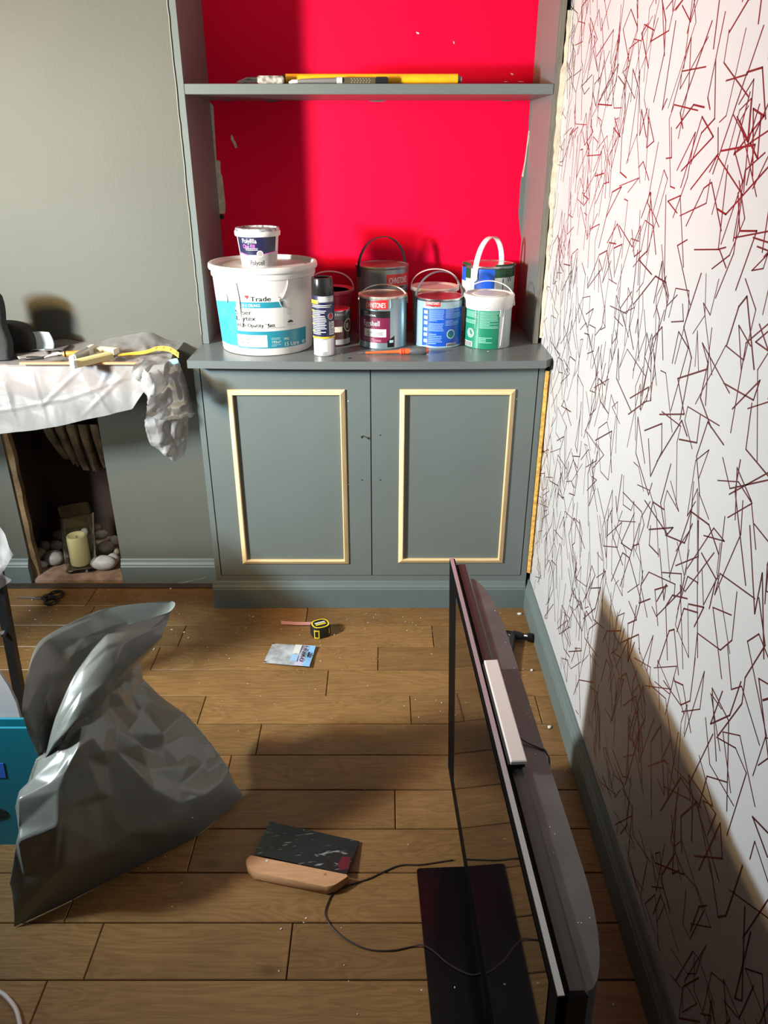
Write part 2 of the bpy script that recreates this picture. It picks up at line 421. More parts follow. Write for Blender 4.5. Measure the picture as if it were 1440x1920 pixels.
# raw front edge of the right panel and cream filler in the gap to the wall
ED = mat('raw_board_edge', (0.13,0.11,0.085), 0.8, col2=(0.20,0.18,0.14), vscale=40, stretch=(4,4,0.4))
MB().box((AR+0.0025, YU-0.004, ZC+0.001), (AR+0.0185, YU, ZTOP)).build('edge_strip', ED, sh)['label'] = 'scratched raw edge of the right panel'
fm = MB(); rf = random.Random(4)
prev = None
zs = [ZC+0.02+i*0.018 for i in range(52)]
for i, z in enumerate(zs):
    wd = 0.006+0.004*rf.random()+ (0.006 if 1.35 < z < 1.72 else 0)
    prev_ = (z, wd)
    if prev: 
        fm.add([(XW-0.0005, YU-0.006, prev[0]), (XW-prev[1]-0.002, YU-0.0045, prev[0]), (XW-wd-0.002, YU-0.0045, z), (XW-0.0005, YU-0.006, z),
                (XW-0.0005, YU+0.01, prev[0]), (XW-prev[1]-0.002, YU+0.01, prev[0]), (XW-wd-0.002, YU+0.01, z), (XW-0.0005, YU+0.01, z)],
               [(0,1,2,3),(1,5,6,2),(0,3,7,4)])
    prev = prev_
fm.build('filler', CREAM, sh)['label'] = 'rough cream filler beside the wallpaper'
# pale crack between left panel and chimney breast
ck = MB(); rf = random.Random(9); pts = []
for i in range(60):
    z = ZC+0.03+i*(ZTOP-ZC-0.04)/59; pts.append((-0.6045+rf.uniform(-0.0012,0.0012), z))
for (x0,z0),(x1,z1) in zip(pts[:-1], pts[1:]):
    ck.add([(x0-0.0011,YC-0.0012,z0),(x0+0.0011,YC-0.0012,z0),(x1+0.0011,YC-0.0012,z1),(x1-0.0011,YC-0.0012,z1),
            (x0-0.0011,YC+0.001,z0),(x0+0.0011,YC+0.001,z0),(x1+0.0011,YC+0.001,z1),(x1-0.0011,YC+0.001,z1)],
           [(0,1,2,3),(1,5,6,2),(0,3,7,4)])
ck.build('caulk_line', mat('old_caulk', (0.27,0.26,0.21), 0.7), sh)

# ================================================================== CABINET
cx0, cx1 = -0.602, 0.509
cb = thing('alcove_cabinet', 'grey painted two-door alcove cabinet with unpainted pine frames on its doors', 'cabinet', (-0.045, 0.1, 0))
ZU = ZC-0.024; ZPL = 0.105
car = MB()
car.box((cx0, 0.004, 0.0), (cx0+0.0185, YB-0.35, ZU)); car.box((cx1-0.0185, 0.004, 0.0), (cx1, YB-0.35, ZU))
car.box((cx0+0.0185, 0.02, 0.0), (cx1-0.0185, YB-0.35, 0.125)); car.box((cx0+0.0185, YB-0.37, 0.125), (cx1-0.0185, YB-0.35, ZU))
car.build('carcass', GREY, cb)
MB().box((cx0, 0.0, ZPL-0.01), (cx0+0.0185, 0.01, ZU)).build('stile', GREY, cb)
MB().box((cx1-0.0185, 0.0, ZPL-0.01), (cx1, 0.01, ZU)).build('stile', GREY, cb)
MB().box((cx0+0.0185, 0.0, ZPL-0.01), (cx1-0.0185, 0.01, 0.124)).build('bottom_rail', GREY, cb)
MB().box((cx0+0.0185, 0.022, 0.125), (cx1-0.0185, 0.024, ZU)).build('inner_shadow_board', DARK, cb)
pp = [(0,0),(0.02,0),(0.02,0.078),(0.017,0.081),(0.017,0.085),(0.011,0.092),(0.007,0.101),(0.004,ZPL),(0,ZPL)]
plm = MB().prism([(-a, b) for a, b in pp], 'x', cx0-0.012, cx1-0.002)
plm.build('plinth', SK, cb)
xm = P(696, 890, y=0).x
gap = 0.0034
dxs = [(cx0+0.0185+gap, xm-gap/2), (xm+gap/2, cx1-0.0185-gap)]
def rectpx(tl, tr, br, bl):
    a, b, c, d = (P(*q, y=0) for q in (tl, tr, br, bl))
    return (a.x+d.x)/2, (b.x+c.x)/2, (c.z+d.z)/2, (a.z+b.z)/2
frames = [rectpx((428,730),(649,730),(652,1056),(454,1056)), rectpx((748,731),(965,728),(943,1053),(748,1055))]
PINES = [mat('pale_pine_h', (0.74,0.50,0.23), 0.5, col2=(0.86,0.66,0.38), vscale=5, stretch=(2,30,30)), mat('pale_pine_v', (0.74,0.50,0.23), 0.5, col2=(0.86,0.66,0.38), vscale=5, stretch=(30,30,2))]
doors = []
for (xa, xb), fr in zip(dxs, frames):
    d = MB().box((xa, 0.0, 0.126), (xb, 0.02, ZU-0.003), bev=0.001).build('door', GREY, cb); doors.append(d)
    x0, x1, z0, z1 = fr; W = 0.0165
    def piece(o0, o1, i0, i1, m):
        # outer edge low, inner nose high: mitred moulding piece
        nz = lambda t: ((o0[0]+(i0[0]-o0[0])*t, o0[1]+(i0[1]-o0[1])*t), (o1[0]+(i1[0]-o1[0])*t, o1[1]+(i1[1]-o1[1])*t))
        prof = [(0, 0.0002), (0, -0.0048), (0.22, -0.0072), (0.62, -0.0105), (0.80, -0.0125), (0.94, -0.0120), (1, -0.0105), (1, 0.0002)]
        vs = []
        for t, y in prof:
            a, b = nz(t); vs += [(a[0], y, a[1]), (b[0], y, b[1])]
        n = len(prof); fs = [(2*k, 2*k+1, 2*((k+1)%n)+1, 2*((k+1)%n)) for k in range(n)]
        fs += [tuple(2*k for k in range(n)), tuple(2*k+1 for k in range(n-1,-1,-1))]
        MB().add(vs, fs).build('moulding', m, d, smooth=True, angle=30)
    O = [(x0,z1),(x1,z1),(x1,z0),(x0,z0)]; I = [(x0+W,z1-W),(x1-W,z1-W),(x1-W,z0+W),(x0+W,z0+W)]
    for k in range(4): piece(O[k], O[(k+1)%4], I[k], I[(k+1)%4], PINES[k%2])
# screw left in the left door, empty handle holes
p = P(679, 819, y=-0.012)
MB().tube([(p.x, 0.0, p.z), (p.x, -0.014, p.z)], 0.0016, 8).tube([(p.x,-0.012,p.z),(p.x,-0.0155,p.z)], [0.0022,0.0045], 10).build('screw', STEEL, doors[0], True)
for d, (u, v) in ((0,(679,900)), (1,(713,816)), (1,(713.5,900))):
    p = P(u, v, y=0)
    MB().tube([(p.x, 0.001, p.z), (p.x, -0.0006, p.z)], 0.0024, 10).build('screw_hole', DARK, doors[d])
for u, v in ((653,752),(653,908),(969,748)):
    p = P(u, v, y=0); MB().blob((p.x,-0.0005,p.z),(0.0018,0.001,0.002),6,4).build('paint_speck', WHITECH, doors[0 if u < 700 else 1])
# yellow foam squeezed between cabinet and wall
fo = MB(); rf = random.Random(8); n = 60
ring = []
for i in range(n):
    z = 0.14+i*(ZU-0.14-0.02)/(n-1); wd = 0.5+0.5*rf.random()
    ring.append((z, 0.004+0.005*wd))
for (z0,a),(z1,b) in zip(ring[:-1], ring[1:]):
    fo.add([(cx1,0.0-a*0.6,z0),(XW,-a*0.2,z0),(XW,-b*0.2,z1),(cx1,-b*0.6,z1),(cx1+0.01,-a*1.4,z0),(cx1+0.01,-b*1.4,z1)], [(0,4,5,3),(4,1,2,5)])
fo.build('foam_strip', mat('yellow_foam', (0.62,0.34,0.07), 0.85, var=0.4, vscale=90, bump=0.8, bscale=200), cb)['label'] = 'yellow foam filling the gap to the wall'

# worktop: gently bowed front
wt = MB(); yf = -0.052; bow = 0.014
N_ = 24; front = []
wx0, wx1 = cx0-0.004, 0.500
for i in range(N_+1):
    t = i/N_; front.append((wx0+(wx1-wx0)*t, yf-bow*(1-(2*t-1)**2)))
poly = front+[(wx1, YU), (AR, YU), (AR, YB), (AL, YB), (AL, YU), (-0.604, YU-0.005), (wx0, YC-0.0)]
poly = front+[(wx1+0.006, yf+0.012), (XW-0.001, -0.020), (XW-0.001, YB-0.001), (-0.6, YB-0.001), (-0.6, YC-0.0005), (wx0, YC-0.0005)]
o = wt.prism(poly, 'z', ZU, ZC).build('worktop', mat('grey_worktop_paint', (0.135,0.150,0.146), 0.28, var=0.05, vscale=4), None, False)
lab(o, 'grey painted worktop with a gently bowed front edge, on top of the alcove cabinet', 'worktop')
# ================================================================== CONTAINERS ON THE WORKTOP
def proj(p):
    q = Vector(p)-CAM; d = q.y*CP - q.z*SP
    return 720+FPX*q.x/d, 960+FPX*(-q.y*SP - q.z*CP)/d
def asn(n): return math.asin(max(-0.985, min(0.985, n)))

class Can:
    """a round container located from its base front point; label pieces are addressed by where they sit on its front"""
    def __init__(s, uc, vb, wtop, vtc, base=ZC, wbot=None, y=None):
        Y = P(uc, vb, z=base).y if y is None else y
        s.base = base; cen = Vector((0, Y, base))
        for _ in range(8):
            d = depth(Vector((cen.x, cen.y, base+0.08)))
            s.R = wtop/2/FPX*d; cen = Vector(((uc-720)/FPX*d, (Y+s.R*((wbot or wtop)/wtop)) if y is None else Y, base))
        s.c = cen; s.H = P(uc, vtc, y=cen.y).z-base
        s.Rt = s.R; s.Rb = s.R*(wbot/wtop) if wbot else s.R
        s.th0 = math.atan2(CAM.x-cen.x, cen.y-CAM.y)
        s.uc = uc; s.vb = vb
        s.vbf = proj((cen.x, cen.y-s.Rb, base))[1]; s.vtf = proj((cen.x, cen.y-s.Rt, base+s.H))[1]
        s.hw = wtop/2; s.k = s.Rb/s.Rt
    def r(s, f): return s.Rb+(s.Rt-s.Rb)*f
    def nf(s, u, v):
        f = (s.vbf-v)/(s.vbf-s.vtf); return (u-s.uc)/(s.hw*(s.k+(1-s.k)*f)), f
    def at(s, th, f, off):
        a = s.th0+th; r = s.r(f)+off*0.55
        return Vector((s.c.x+r*math.sin(a), s.c.y-r*math.cos(a), s.base+f*s.H))
    def patch(s, u0, u1, v0, v1, m, name='label', parent=None, off=0.0005, top=None):
        n0, fa = s.nf(u0, v1); n1, fb = s.nf(u1, v0); a, b = asn(n0), asn(n1)
        seg = max(3, int(abs(b-a)/0.06)+1)
        def fn(i, j):
            th = a+(b-a)*i; f1 = fb
            if top: f1 = s.nf(0, top(i))[1]
            return s.at(th, fa+(f1-fa)*j, off)
        return MB().grid(fn, seg+1, 3).build(name, m, parent, True)
    def text(s, txt, u, v, hpx, m, parent, bold=0.0, align='c', off=0.0011, name='lettering', wpx=None):
        n, f = s.nf(u, v); th = asn(n); d = depth(s.c); size = hpx/FPX*d/0.72
        vs, fs = text_geo(txt, size, bold); wd = max(x for x, y in vs)
        k = 1.0
        if wpx: k = (wpx/FPX*d)/wd
        sh = {'c': -wd*k/2, 'l': 0, 'r': -wd*k}[align]
        r = s.r(f); pv = [s.at(th+(x*k+sh)/r, f+y/s.H, off) for x, y in vs]
        return MB().add(pv, fs).build(name, m, parent)
    def lines(s, u0, u1, v0, v1, n, m, parent, seed=1, off=0.0009, name='small_print', hfrac=0.45):
        rr = random.Random(seed); mb = MB(); dv = (v1-v0)/n
        for i in range(n):
            va = v0+dv*i; vb_ = va+dv*hfrac; e = u0+(u1-u0)*rr.choice((1,0.95,0.9,1,0.55))
            a, fa = s.nf(u0, vb_); b, fb = s.nf(e, va); a, b = asn(a), asn(b); k = max(2, int((b-a)/0.15)+1)
            mb.grid(lambda i_, j_: s.at(a+(b-a)*i_, fa+(fb-fa)*j_, off), k+1, 2)
        return mb.build(name, m, parent)
    def disc(s, u, v, rpx, m, parent, name='emblem', off=0.001, inner=0.0):
        d = depth(s.c); rr = rpx/FPX*d; n, f = s.nf(u, v); th = asn(n); R_ = s.r(f); vs = []; N = 20
        for k in range(N):
            a = 2*math.pi*k/N; vs.append(s.at(th+rr*math.cos(a)/R_, f+rr*math.sin(a)/s.H, off))
        if inner > 0:
            for k in range(N):
                a = 2*math.pi*k/N; vs.append(s.at(th+rr*inner*math.cos(a)/R_, f+rr*inner*math.sin(a)/s.H, off))
            fs = [(k,(k+1)%N,N+(k+1)%N,N+k) for k in range(N)]
        else: fs = [tuple(range(N))]
        return MB().add(vs, fs).build(name, m, parent)

def tin_body(c, m, parent, rim=0.004, name='body', mrim=None):
    R_, H = c.Rt, c.H
    MB().lathe(c.c, [(c.Rb*0.93,0.002),(c.Rb,0.0),(c.Rb+0.0015,0.002),(c.Rb+0.0015,0.005),(c.Rb,0.007),(R_,H-0.010),(R_,H-0.008)],
        48).build(name, m, parent, True, angle=50)
    MB().lathe(c.c, [(R_,H-0.010),(R_+rim*0.5,H-0.008),(R_+rim*0.5,H-0.001),(R_,H),(R_-0.006,H-0.001),(R_-0.008,H-0.006),(R_-0.008,H-0.012)],
        48).build('rim', mrim or STEEL, parent, True, angle=50)
def tin_lid(c, m, parent, drop=0.006, name='lid'):
    R_, H = c.Rt, c.H
    MB().lathe(c.c, [(0,H-drop-0.003),(R_*0.55,H-drop-0.003),(R_*0.60,H-drop),(R_-0.014,H-drop),(R_-0.008,H-drop+0.004),(R_-0.005,H-drop+0.003)], 48).build(name, m, parent, True)
def handle(c, m, parent, up, ang, wide=0.0, wire=0.0016, drop=0.025, back=0.0, rr=1.03, ears=True, start=0.0):
    # bail from ear to ear; ang turns the ear axis, up is the height of the arch above the rim
    ax = Vector((math.cos(ang), math.sin(ang), 0)); pn = Vector((-math.sin(ang), math.cos(ang), 0)); R_ = c.Rt*rr+0.002
    e = Vector(c.c)+Vector((0,0,c.H-drop)); pts = []
    n = 28
    for i in range(n+1):
        t = math.pi*i/n
        pts.append(e+ax*(-math.cos(t))*R_ + Vector((0,0,1))*(up+drop)*math.sin(t)**0.85 + pn*back*math.sin(t))
    if wide: MB().band(pts, pn, wide, 0.003).build('handle', m, parent, True)
    else: MB().tube(pts, wire, 8).build('handle', m, parent, True)
    if ears:
        for sgn in (-1, 1):
            q = e+ax*sgn*(R_-0.001)
            MB().tube([q-ax*sgn*0.003, q+ax*sgn*0.003], max(0.006, wide*0.55), 12).build('handle_ear', m, parent, True)
    return pts

TIN = mat('tin_grey_blue', (0.25,0.34,0.36), 0.30, metal=0.55, var=0.05)
TINDK = mat('tin_grey', (0.20,0.24,0.25), 0.30, metal=0.5, var=0.05)
JRED = mat('print_red', (0.55,0.02,0.02), 0.4); WPRINT = mat('print_white', (0.66,0.65,0.63), 0.45)
KPRINT = mat('print_black', (0.010,0.010,0.010), 0.35); MAROON = mat('print_maroon', (0.17,0.012,0.05), 0.4)
TEAL = mat('print_teal', (0.018,0.22,0.29), 0.4); CYAN = mat('print_cyan', (0.02,0.29,0.44), 0.4, col2=(0.06,0.38,0.54), vscale=30)
NAVY = mat('print_navy', (0.015,0.016,0.055), 0.35); BLUE = mat('print_blue', (0.008,0.085,0.50), 0.35)
GREEN = mat('print_green', (0.008,0.20,0.105), 0.38); DKGREEN = mat('print_dark_green', (0.01,0.06,0.02), 0.35)
YEL = mat('print_yellow', (0.80,0.52,0.02), 0.4); PINK = mat('print_pink', (0.75,0.16,0.62), 0.4); GPRINT = mat('print_grey', (0.36,0.35,0.34), 0.45)
LBLUE = mat('print_pale_blue', (0.48,0.70,0.76), 0.45); DRIP = mat('paint_drip', (0.68,0.65,0.61), 0.35)

# ---- 15 litre white bucket
c = Can(500, 668, 186, 489, wbot=168); B = c
t = thing('paint_bucket', 'big white plastic paint bucket with teal and cyan label on the worktop', 'bucket', c.c)
R_, H = c.Rt, c.H; t15 = 0.003
MB().lathe(c.c, [(c.Rb-0.006,0),(c.Rb-0.001,0.002),(c.Rb,0.006),(c.r(0.86),H*0.86),(c.r(0.86)+0.004,H*0.865),(c.r(0.9)+0.004,H*0.90),(c.r(0.9)+0.001,H*0.905),(c.r(0.94),H*0.94)], 64).build('body', WHITEPL, t, True)
MB().lathe(c.c, [(R_-0.002,H*0.93),(R_+0.008,H*0.935),(R_+0.0095,H*0.95),(R_+0.0085,H-0.003),(R_+0.006,H),(R_-0.002,H),(R_-0.005,H-0.004),(R_-0.007,H-0.012),(R_-0.03,H-0.013),(R_-0.032,H-0.011),(0,H-0.011)], 64).build('lid', WHITEPL, t, True)
c.patch(414, 446, 560, 651, CYAN, 'label', t, top=lambda i: 572-i*8)
c.patch(446, 570, 620, 653, TEAL, 'label', t)
c.patch(446, 531, 565, 576, TEAL, 'label', t)
c.patch(447, 499, 627, 650.5, WPRINT, 'label', t, off=0.0009)
c.patch(414, 428, 543, 560, LBLUE, 'label', t); c.patch(446, 531.5, 613, 614.2, GPRINT, 'label', t); c.patch(530.5, 531.5, 576, 614, GPRINT, 'label', t)
c.text('Trade', 474, 563, 8.2, KPRINT, t, 0.008, 'l', wpx=35)
c.patch(465, 471.5, 552.5, 556.5, JRED, 'emblem', t); c.patch(467.5, 470, 556, 559, JRED, 'emblem', t)
c.text('WALLS & CEILINGS', 449, 573.5, 5.0, WPRINT, t, 0.006, 'l', wpx=44)
c.text('Super', 446.5, 588.5, 8.2, KPRINT, t, 0.006, 'l', wpx=31)
c.text('Leytex', 447, 599.5, 8.2, KPRINT, t, 0.006, 'l', wpx=37)
c.text('High Opacity Matt', 448.5, 611.5, 6.2, KPRINT, t, 0.006, 'l', wpx=68)
c.text('Brilliant', 452, 637.5, 5.0, KPRINT, t, 0.004, 'l', wpx=21); c.text('White', 452.5, 644, 5.0, KPRINT, t, 0.004, 'l', wpx=15)
c.lines(477, 491, 632, 648, 8, GPRINT, t, 3)
c.text('195m\u00b2', 506, 643.5, 4.6, WPRINT, t, 0.006, 'l', wpx=17); c.lines(506, 523, 633, 638, 2, WPRINT, t, 8, hfrac=0.2)
c.lines(506, 523, 646, 651, 2, WPRINT, t, 9, hfrac=0.2)
c.text('PPG', 529, 639, 4.4, WPRINT, t, 0.01, 'l', wpx=9)
c.text('15 Litre', 528, 650.5, 7.2, WPRINT, t, 0.01, 'l', wpx=31)
c.text('e', 561, 650.5, 8.5, WPRINT, t, 0.01, 'l', wpx=8)
c.lines(536, 546, 577, 592, 5, GPRINT, t, 5, hfrac=0.25); c.patch(537, 547, 599, 606, KPRINT, 'emblem', t, top=lambda i: 600+4*abs(i-0.5)*2)
c.lines(536, 550, 609, 613, 2, GPRINT, t, 6, hfrac=0.3)
# paint runs over the label
def drip(can, pts, rpx, m, parent, name='paint_run'):
    d = depth(can.c); q = []
    for u, v in pts:
        n, f = can.nf(u, v); q.append(can.at(asn(n), f, 0.0008))
    q = cat_rom(q, max(8, len(pts)*4)); k = len(q); rr = rpx/FPX*d
    MB().tube(q, [rr*(0.6+0.4*math.sin(3.0*i/k+0.4)) for i in range(k)], 8, flat=0.35).build(name, m, parent, True)
drip(c, [(452,530),(455,560),(456,590),(458,612)], 2.6, DRIP, t); drip(c, [(524,560),(526,570),(530,576)], 2.0, DRIP, t)
drip(c, [(541,520),(540,536),(534,552),(528,560),(520,556)], 2.2, DRIP, t); drip(c, [(431,548),(434,560),(433,570)], 3.0, DRIP, t)
for i, (u, v, a, b) in enumerate(((437,545,8,9),(430,556,6,6),(447,552,6,10),(452,570,4,16),(480,604,3,4),(499,610,4,4),(456,588,3.5,20),(532,553,6,3))):
    n, f = c.nf(u, v); q = c.at(asn(n), f, 0.0002); k = depth(c.c)/FPX
    MB().blob(q, (a*k, 0.0012, b*k), 12, 6, fn=lambda p: 1+0.25*noise.noise(p*2+Vector((i*5,0,0))), rot=Matrix.Rotation(c.th0+asn(n), 3, 'Z')).build('paint_splash', DRIP, t, True)

# ---- filler tub on the bucket lid
zb = ZC+B.H-0.011
c = Can(483.5, 499, 80, 431, base=zb, wbot=66, y=B.c.y-0.015)
t = thing('filler_tub', 'small white filler tub with dark purple label standing on the white bucket lid', 'tub', c.c)
R_, H = c.Rt, c.H
MB().lathe(c.c, [(c.Rb-0.002,0),(c.Rb,0.002),(c.r(0.85),H*0.87),(c.r(0.85)+0.001,H*0.89)], 40).build('body', WHITEPL, t, True)
MB().lathe(c.c, [(R_-0.002,H*0.855),(R_+0.003,H*0.855),(R_+0.004,H*0.87),(R_+0.0045,H*0.98),(R_+0.003,H),(R_-0.006,H),(R_-0.009,H-0.004),(0,H-0.004)], 40).build('rim', WHITEPL, t, True)
MB().lathe((c.c.x,c.c.y,c.c.z+H), [(R_+0.001,-0.002),(R_+0.002,0.004),(R_,0.008),(R_-0.006,0.008),(R_-0.008,0.004),(0,0.004)], 40).build('lid', mat('smeared_lid', (0.02,0.03,0.10), 0.3, col2=(0.75,0.72,0.68), vscale=90), t, True)
w_ = lambda a, b: (lambda i: a+(b-a)*i)
c.patch(450, 517, 438, 478, NAVY, 'label', t); 
c.patch(452, 517, 470, 499.5, GPRINT, 'label', t, off=0.0008, top=lambda i: (476+i*18 if i < 0.35 else (482.3-(i-0.35)*16 if i < 0.72 else 476.4-(i-0.72)*6)))
c.patch(452, 517, 470, 480, PINK, 'label', t, off=0.0007, top=lambda i: (474+i*18 if i < 0.35 else (480.3-(i-0.35)*16 if i < 0.72 else 474.4-(i-0.72)*6)))
c.text('Polyfilla', 455, 456, 8.0, WPRINT, t, 0.008, 'l', wpx=29); c.text('One Fill', 456, 466, 7.5, PINK, t, 0.008, 'l', wpx=24)
c.lines(460, 482, 465.5, 471, 2, WPRINT, t, 2, hfrac=0.35); c.disc(485.5, 476, 6, WPRINT, t, off=0.0012); c.disc(485.5, 476, 4.6, GPRINT, t, off=0.0014)
c.text('Polycell', 467, 497, 8.5, KPRINT, t, 0.006, 'l', wpx=26)

# ---- spray can
c = Can(607, 669, 41, 548)
t = thing('spray_can', 'tall aerosol can with a black cap and navy label beside the white bucket', 'spray can', c.c)
R_, H = c.Rt, c.H; ztop = P(607, 519, y=c.c.y).z-ZC
MB().lathe(c.c, [(R_-0.004,0.0),(R_-0.001,0.001),(R_,0.004),(R_-0.001,0.007),(R_-0.001,H-0.008),(R_-0.003,H-0.002),(R_-0.006,H)], 36).build('body', mat('aerosol_silver', (0.62,0.61,0.60), 0.32, metal=0.6), t, True)
MB().lathe(c.c, [(R_-0.0005,H-0.006),(R_+0.0005,H-0.004),(R_-0.001,ztop-0.004),(R_-0.003,ztop),(R_-0.006,ztop+0.0005),(R_-0.008,ztop-0.003)], 36).build('cap', mat('cap_black', (0.012,0.012,0.011), 0.2), t, True)
MB().lathe(c.c, [(R_-0.0075,ztop-0.003),(R_*0.45,ztop-0.006),(0,ztop-0.004)], 36).build('cap_top', mat('cap_orange_reflection', (0.80,0.20,0.09), 0.45), t, True)  # orange reflection in the hollow cap top, given as its colour
c.patch(586.8, 627.2, 555, 634, NAVY, 'label', t); c.patch(586.8, 627.2, 631, 634.5, YEL, 'label', t, off=0.0008); c.patch(588, 615, 637, 660, WPRINT, 'label', t, off=0.0008)
c.patch(587, 598, 563, 570, YEL, 'label', t, off=0.0008); c.patch(599, 626, 556, 567, GPRINT, 'label', t, off=0.0008)
c.lines(588, 624, 572, 578, 2, WPRINT, t, 4); c.lines(588, 612, 582, 628, 14, WPRINT, t, 12); c.patch(617, 626, 603, 628, WPRINT, 'label', t, off=0.0008)
c.lines(618, 625, 604, 627, 7, KPRINT, t, 5, off=0.0012, hfrac=0.35); c.disc(620.5, 593, 6.2, WPRINT, t); c.disc(620.5, 593, 5.0, JRED, t, off=0.0013); c.lines(598, 625, 557, 566, 3, WPRINT, t, 6, off=0.0012)
for v in (581,592,606,619): c.patch(587.5, 590.5, v, v+3, YEL, 'label', t, off=0.001)

# ---- small dark tin (behind the spray can)
c = Can(627, 650.5, 58, 577)
t = thing('sample_tin', 'small dark brown paint tin with a red reflection coloured into its lid, right of the aerosol can', 'tin', c.c)
tin_body(c, mat('tin_brown', (0.045,0.012,0.012), 0.3), t)
tin_lid(c, mat('lid_red_reflection', (0.50,0.02,0.03), 0.25, metal=0.4), t, 0.003)  # shiny lid mirrors the red alcove; that reflection is put into its colour
c.patch(598, 655, 584, 600, mat('print_charcoal',(0.05,0.045,0.045),0.4), 'label', t, off=0.0005); c.patch(626, 641, 613, 623, CREAM, 'label', t, off=0.0007); c.patch(628, 655, 637, 647, GPRINT, 'label', t, off=0.0007)
c.disc(652, 612, 12, CREAM, t, inner=0.86); c.text('FARROW', 628, 593, 7, GPRINT, t, 0.0, 'l', wpx=26); c.text('F&B', 647, 617, 9.5, CREAM, t, 0.01, 'l', wpx=8)

# ---- pail behind: red bounce off the wall is put into its colours
c = Can(619, 648, 84, 540, y=0.33)
t = thing('plastic_pail', 'plastic pail coloured by red wall bounce, with a thin handle, tucked behind the aerosol can', 'pail', c.c)
MB().lathe(c.c, [(c.R*0.9,0),(c.R*0.92,0.004),(c.R,c.H-0.016),(c.R+0.004,c.H-0.014),(c.R+0.004,c.H-0.006)], 44).build('body', mat('red_bounce_plastic', (0.42,0.015,0.035), 0.35), t, True)
MB().lathe(c.c, [(c.R+0.004,c.H-0.008),(c.R+0.005,c.H-0.002),(c.R+0.002,c.H),(c.R-0.006,c.H-0.002),(c.R-0.012,c.H-0.006),(0,c.H-0.006)], 44).build('lid', mat('pail_lid', (0.52,0.10,0.12), 0.4), t, True)
handle(c, mat('pail_handle', (0.62,0.36,0.36), 0.4), t, 0.055, 0.1, wire=0.0026, drop=0.006)

# ---- tall grey tin at the back
c = Can(716.5, 640, 96, 494, y=0.375)
t = thing('paint_tin', 'tall dusty grey five litre tin with black handle at the back', 'tin', c.c)
tin_body(c, TINDK, t, mrim=mat('dull_rim', (0.30,0.31,0.32), 0.35, metal=0.8)); tin_lid(c, mat('lid_dull', (0.28,0.26,0.27), 0.35, metal=0.7), t)
c.patch(724, 766, 515, 536, JRED, 'label', t); c.text("JOHNSTONE'S", 728, 532, 11, WPRINT, t, 0.006, 'l', wpx=44); c.patch(744, 756, 537, 541, KPRINT, 'label', t)
handle(c, BLACKPL, t, 0.088, 0.55, wide=0.013, drop=0.03)

# ---- eggshell tin
c = Can(718, 655.5, 88, 549)
t = thing('paint_tin', 'grey-blue eggshell tin with maroon label in front of the tall grey tin', 'tin', c.c)
tin_body(c, TIN, t, mrim=mat('paint_smeared_rim', (0.62,0.55,0.45), 0.3, metal=0.5, var=0.3, vscale=50)); tin_lid(c, mat('lid_bright', (0.55,0.42,0.36), 0.28, metal=0.85), t, 0.007)
c.patch(676, 731, 583, 596, KPRINT, 'label', t); c.patch(674.5, 731, 596, 643, MAROON, 'label', t); c.patch(674.5, 688, 560, 583, mat('print_slate',(0.05,0.06,0.065),0.4), 'label', t)
c.patch(687, 727, 562, 580, JRED, 'label', t, off=0.0008, top=lambda i: 566-4*i); c.text("JOHNSTONE'S", 687.5, 577, 9, WPRINT, t, 0.008, 'l', wpx=38); c.patch(699, 709, 579, 581.5, KPRINT, 'label', t, off=0.0008)
c.text('TRADE', 684, 588.5, 3.6, WPRINT, t, 0.01, 'l', wpx=10); c.text('PROFESSIONAL', 684, 593.5, 3.6, WPRINT, t, 0.01, 'l', wpx=26)
c.text('Eggshell', 683, 611, 9.5, WPRINT, t, 0.006, 'l', wpx=34); c.patch(684, 724, 617, 632, WPRINT, 'label', t, off=0.0008)
c.text('BRILLIANT', 689, 625, 2.8, KPRINT, t, 0.01, 'l', wpx=11); c.text('WHITE', 689, 630, 2.8, KPRINT, t, 0.01, 'l', wpx=7); c.lines(703, 719, 622, 629, 1, GPRINT, t, 3, off=0.0012, hfrac=1)
c.lines(682, 718, 635, 642, 3, mat('print_rose',(0.45,0.2,0.27),0.5), t, 5, off=0.0009); c.patch(726, 739, 632, 653, KPRINT, 'label', t, off=0.0008, top=lambda i: 639-9*i); c.patch(730, 737, 638, 643, LBLUE, 'emblem', t, off=0.0011)
handle(c, mat('handle_steel_dull', (0.40,0.39,0.36), 0.35, metal=0.8), t, 0.022, -0.28, wide=0.006, drop=0.022, back=0.03, rr=1.02)
drip(c, [(731,560),(732,572),(731,578)], 1.2, DRIP, t)

# ---- blue label tin
c = Can(822, 653.5, 88, 553)
t = thing('paint_tin', 'pale blue tin with a large royal blue instruction label facing front', 'tin', c.c)
tin_body(c, mat('tin_pale_blue', (0.36,0.52,0.60), 0.32, metal=0.4), t); tin_lid(c, mat('lid_dark_reflection', (0.22,0.12,0.13), 0.25, metal=0.85), t, 0.006)  # dark red of the lid is a reflection mixed into its colour
c.patch(793, 864, 579, 653, BLUE, 'label', t); c.patch(798, 825, 564, 575, JRED, 'label', t); c.text("JOHNSTONE'S", 799.5, 571.5, 4.8, WPRINT, t, 0.008, 'l', wpx=24)
for v in (583,593,603,615,625,637): c.patch(796, 802, v, v+6, WPRINT, 'label', t, off=0.0009)
LB2 = mat('print_sky', (0.22,0.36,0.72), 0.5)
c.lines(805, 832, 581, 603, 9, LB2, t, 31); c.lines(805, 832, 606, 622, 7, LB2, t, 32); c.lines(805, 830, 626, 647, 6, LB2, t, 33)
c.lines(835, 862, 580, 598, 7, LB2, t, 34); c.lines(835, 860, 601, 612, 4, LB2, t, 35); c.disc(845.5, 627, 8.5, LBLUE, t, inner=0.8); c.disc(845.5, 627, 6.5, GREEN, t)
